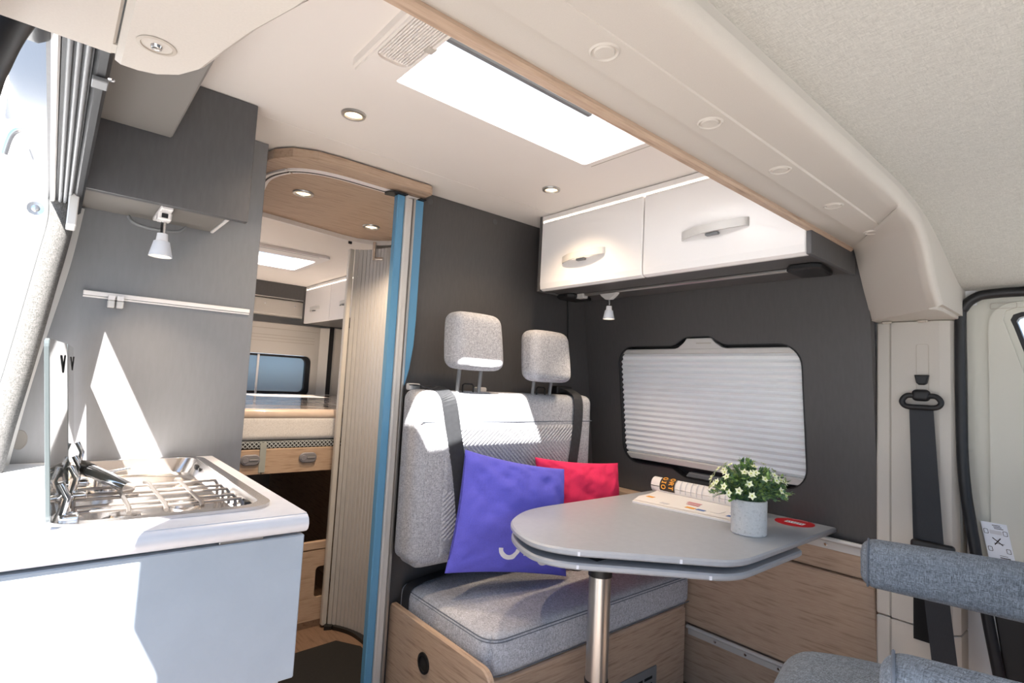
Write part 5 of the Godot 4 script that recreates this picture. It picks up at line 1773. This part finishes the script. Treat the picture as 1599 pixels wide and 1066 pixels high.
func build_pot() -> void:
	var at := Vector3(1.585, 0.7426, -0.762)
	var pt := thing("flower_pot", "white concrete flower pot on the dinette table", "pot", at)
	var st := S()
	lathe(st, [Vector2(0.0, 0.0), Vector2(0.046, 0.0), Vector2(0.0485, 0.003), Vector2(0.0490, 0.096), Vector2(0.0478, 0.098), Vector2(0.0440, 0.098), Vector2(0.0430, 0.080), Vector2(0.0, 0.078)], Transform3D(Basis.IDENTITY, at), 40)
	part(st, "vessel", M.concrete, pt)
	var fl := thing("potted_flowers", "bushy green plant with small white flowers in the concrete pot", "plant", at + Vector3(0, 0.08, 0))
	var rng := RandomNumberGenerator.new()
	rng.seed = 12
	var c := at + Vector3(0, 0.112, 0)
	var stems := S()
	var l1 := S()
	var l2 := S()
	for k in 120:
		var az := rng.randf() * TAU
		var el: float = acos(1.0 - rng.randf() * 1.25)
		var rad := rng.randf_range(0.070, 0.112)
		var dir := Vector3(sin(el) * cos(az), cos(el) * 0.80, sin(el) * sin(az))
		var tip := c + dir * rad + Vector3(0, 0.008, 0)
		var root := at + Vector3(cos(az) * 0.018, 0.079, sin(az) * 0.018)
		var mid := root.lerp(tip, 0.55) + Vector3(0, 0.022, 0)
		tube(stems, [root, mid, tip], 0.0010, 4)
		for q in 20:
			var f := rng.randf_range(0.3, 1.03)
			var p := root.lerp(mid, min(1.0, f * 2.0)) if f < 0.5 else mid.lerp(tip, (f - 0.5) * 2.0)
			var d := (dir + Vector3(rng.randf_range(-1, 1), rng.randf_range(-0.6, 1.0), rng.randf_range(-1, 1)) * 0.9).normalized()
			leaf(l1 if rng.randf() < 0.5 else l2, p, d, rng.randf_range(0.011, 0.019), rng.randf_range(0.0040, 0.0062))
	part(stems, "stems", M.leaf_dark, fl).set_meta("kind", "stuff")
	part(l1, "foliage", M.leaf, fl).set_meta("kind", "stuff")
	part(l2, "foliage", M.leaf_dark, fl).set_meta("kind", "stuff")
	# star flowers: one mesh, many heads
	var fs := S()
	for k in 5:
		var a := TAU * k / 5.0
		leaf(fs, Vector3.ZERO, Vector3(cos(a), 0.25, sin(a)), 0.0125, 0.0042)
	var fmesh := done(fs)
	var hs := S()
	soft(hs, Vector3(-0.002, 0.0, -0.002), Vector3(0.002, 0.003, 0.002), 0.0012, null, 1)
	var hmesh := done(hs)
	for k in 60:
		var az := rng.randf() * TAU
		var el: float = acos(1.0 - rng.randf() * 1.05)
		var dir := Vector3(sin(el) * cos(az), cos(el) * 0.80, sin(el) * sin(az))
		var p := c + dir * rng.randf_range(0.098, 0.114) + Vector3(0, 0.008, 0)
		var y := (dir + Vector3(0, 0.2, 0)).normalized()
		var x := y.cross(Vector3(0.3, 0.1, 0.9)).normalized()
		var xf := Transform3D(Basis(x, y, x.cross(y)) * Basis(Vector3.UP, rng.randf() * TAU), p)
		var fo := put(fmesh, "flower", M.petal, fl, xf)
		var h := MeshInstance3D.new()
		h.mesh = hmesh
		h.material_override = M.petal_heart
		h.name = "flower_centre"
		fo.add_child(h, true)

func leaf(st: SurfaceTool, p: Vector3, d: Vector3, l: float, w: float) -> void:
	d = d.normalized()
	var s := d.cross(Vector3.UP)
	if s.length() < 0.1:
		s = d.cross(Vector3.RIGHT)
	s = s.normalized() * w
	var n := s.cross(d).normalized()
	var a := p + d * l * 0.45 + n * 0.001
	var t := p + d * l
	st.set_smooth_group(-1)
	tri(st, p, a + s - n * 0.0012, a, n)
	tri(st, p, a, a - s - n * 0.0012, n)
	tri(st, t, a + s - n * 0.0012, a, n)
	tri(st, t, a, a - s - n * 0.0012, n)

func build_magazine() -> void:
	var mg := thing("magazine", "open magazine with one half rolled up lying on the dinette table", "magazine", Vector3(1.72, 0.743, -1.05))
	var y := 0.7428
	var st := S()
	# lower half: stack of pages
	plan(st, pv([[1.605, -1.190], [1.650, -0.835], [1.86, -0.835], [1.85, -1.245], [1.70, -1.232]]), y, y + 0.007, 0.0005)
	part(st, "page_stack", M.paper, mg)
	st = S()
	sheet(st, 10, 6, func(u: float, v: float) -> Vector3:
		var x: float = lerp(lerp(1.622, 1.660, v), 1.84, u)
		var z: float = lerp(lerp(-1.198, -1.243, u), -0.838, v)
		return Vector3(x, y + 0.0085 + 0.006 * u * u, z), Vector3.UP)
	part(st, "open_page", M.paper, mg)
	# rolled half
	st = S()
	var roll := Vector3(1.845, y + 0.036, 0)
	sheet(st, 40, 1, func(u: float, v: float) -> Vector3:
		var a: float = -PI * 0.62 + u * TAU * 1.35
		var r: float = 0.030 - 0.006 * u
		return roll + Vector3(-r * cos(a) * 0.95, r * sin(a), lerp(-1.262, -0.845, v)), Vector3.UP)
	part(st, "rolled_pages", M.paper, mg)
	# print on the roll: a dark block with orange lettering, then lines of text
	var on_roll := func(a: float, z: float, lift: float) -> Vector3:
		return roll + Vector3(-(0.0302 + lift) * cos(a) * 0.95, (0.0302 + lift) * sin(a), z)
	st = S()
	sheet(st, 10, 2, func(u: float, v: float) -> Vector3: return on_roll.call(lerp(-0.55, 1.35, u), lerp(-1.222, -1.157, v), 0.0008), Vector3(-1, 0.5, 0))
	part(st, "print_block", M.ink_dark, mg)
	var font := SystemFont.new()
	font.font_names = PackedStringArray(["Droid Sans"])
	font.font_weight = 700
	for q in [["ORT", -1.173], ["OIO", -1.205]]:
		var word: String = q[0]
		for k in 3:
			var tm := TextMesh.new()
			tm.font = font
			tm.text = word[k]
			tm.font_size = 32
			tm.pixel_size = 0.00085
			tm.depth = 0.0006
			var a := 1.08 - k * 0.55
			var n := Vector3(-cos(a), sin(a), 0)
			var read := Vector3(-sin(a), -cos(a), 0)               # reads downwards round the roll
			put(tm, "print_letter", M.ink_orange, mg, Transform3D(Basis(read, n.cross(read), n), on_roll.call(a, q[1], 0.0016)))
	for k in 13:
		var z := -1.135 + k * 0.022
		if k == 5:
			continue
		st = S()
		sheet(st, 10, 1, func(u: float, v: float) -> Vector3: return on_roll.call(lerp(-0.5, 1.3, u), z + lerp(0.0, 0.0035, v), 0.0007), Vector3(-1, 0.5, 0))
		part(st, "print_line", M.ink_grey, mg)
	# print on the flat page
	for q in [[1.715, -1.19, 0.02, 0.028, "ink_orange"], [1.668, -1.10, 0.018, 0.03, "ink_grey"], [1.76, -1.04, 0.018, 0.05, "ink_red"], [1.735, -1.03, 0.016, 0.045, "ink_red"], [1.688, -1.012, 0.018, 0.034, "ink_orange"], [1.690, -0.975, 0.018, 0.03, "ink_blue"], [1.745, -0.875, 0.018, 0.05, "ink_grey"], [1.70, -0.870, 0.020, 0.035, "ink_blue"], [1.72, -0.93, 0.05, 0.03, "paper"]]:
		var u: float = clamp((q[0] - 1.63) / 0.21, 0.0, 1.0)
		st = S()
		box(st, Vector3(q[0], y + 0.0093 + 0.006 * u * u, q[1]), Vector3(q[2], 0.0006, q[3]), 0.0, Basis(Vector3(0, 0, 1), 0.055 * u))
		part(st, "print_picture", M[q[4]], mg)

# ---------------------------------------------------------------- driver's seat, swivelled
func build_driver_seat() -> void:
	var ds := thing("driver_seat", "grey fabric driver's seat swivelled to the table, armrests down", "seat", Vector3(1.2, 0, -0.1))
	var B := Basis(Vector3.UP, 0.25)                  # seat axes: x across, -z towards the table
	var o := Vector3(1.15, 0, -0.03)
	var X := Transform3D(B, o)
	var st := S()
	soft(st, Vector3(-0.30, 0.48, -0.45), Vector3(0.30, 0.615, 0.14), 0.055, func(p: Vector3, h: Vector3) -> Vector3:
		var k: float = max(0.0, -p.z / h.z)
		return Vector3(p.x * (1.0 - 0.30 * k * k * k), p.y + (0.012 if p.y > 0 else 0.0) * (1.0 - pow(p.x / h.x, 2.0)), p.z - 0.0), 14)
	put(done(st), "seat_pad", M.arm_fabric, ds, X)
	st = S()
	soft(st, Vector3(-0.24, 0.55, 0.10), Vector3(0.24, 1.18, 0.24), 0.06, func(p: Vector3, h: Vector3) -> Vector3: return Vector3(p.x * (1.0 - 0.12 * max(0.0, p.y / h.y)), p.y, p.z + 0.10 * (p.y / h.y + 1.0)), 10)
	put(done(st), "seat_back", M.arm_fabric, ds, X)
	for s in [-1.0, 1.0]:
		var cx: float = s * 0.312
		var tip: float = -0.315 if s > 0.0 else -0.270
		st = S()
		soft(st, Vector3(cx - 0.038, 0.744, tip), Vector3(cx + 0.038, 0.850, 0.22), 0.028, func(p: Vector3, h: Vector3) -> Vector3:
			var k: float = max(0.0, -p.z / h.z)
			return Vector3(p.x, p.y * (1.0 - 0.10 * k), p.z), 8)
		var ar := put(done(st), "armrest", M.arm_fabric, ds, X)
		st = S()
		var lp: Array = []
		for k in 25:
			var a := TAU * k / 24.0
			lp.append(Vector3(cx + 0.0362 * pow(abs(cos(a)), 0.4) * sign(cos(a)), 0.797 + 0.0455 * pow(abs(sin(a)), 0.4) * sign(sin(a)), tip + 0.0135))
		tube(st, lp, 0.0022, 5)
		var sm := MeshInstance3D.new()
		sm.mesh = done(st)
		sm.material_override = M.seam
		sm.name = "seam"
		ar.add_child(sm, true)
	st = S()
	box(st, Vector3(0, 0.36, -0.08), Vector3(0.42, 0.16, 0.42), 0.02)
	put(done(st), "frame", M.black, ds, X)
	st = S()
	box(st, Vector3(0, 0.14, -0.04), Vector3(0.40, 0.28, 0.40), 0.02)
	put(done(st), "pedestal", M.black, ds, X)
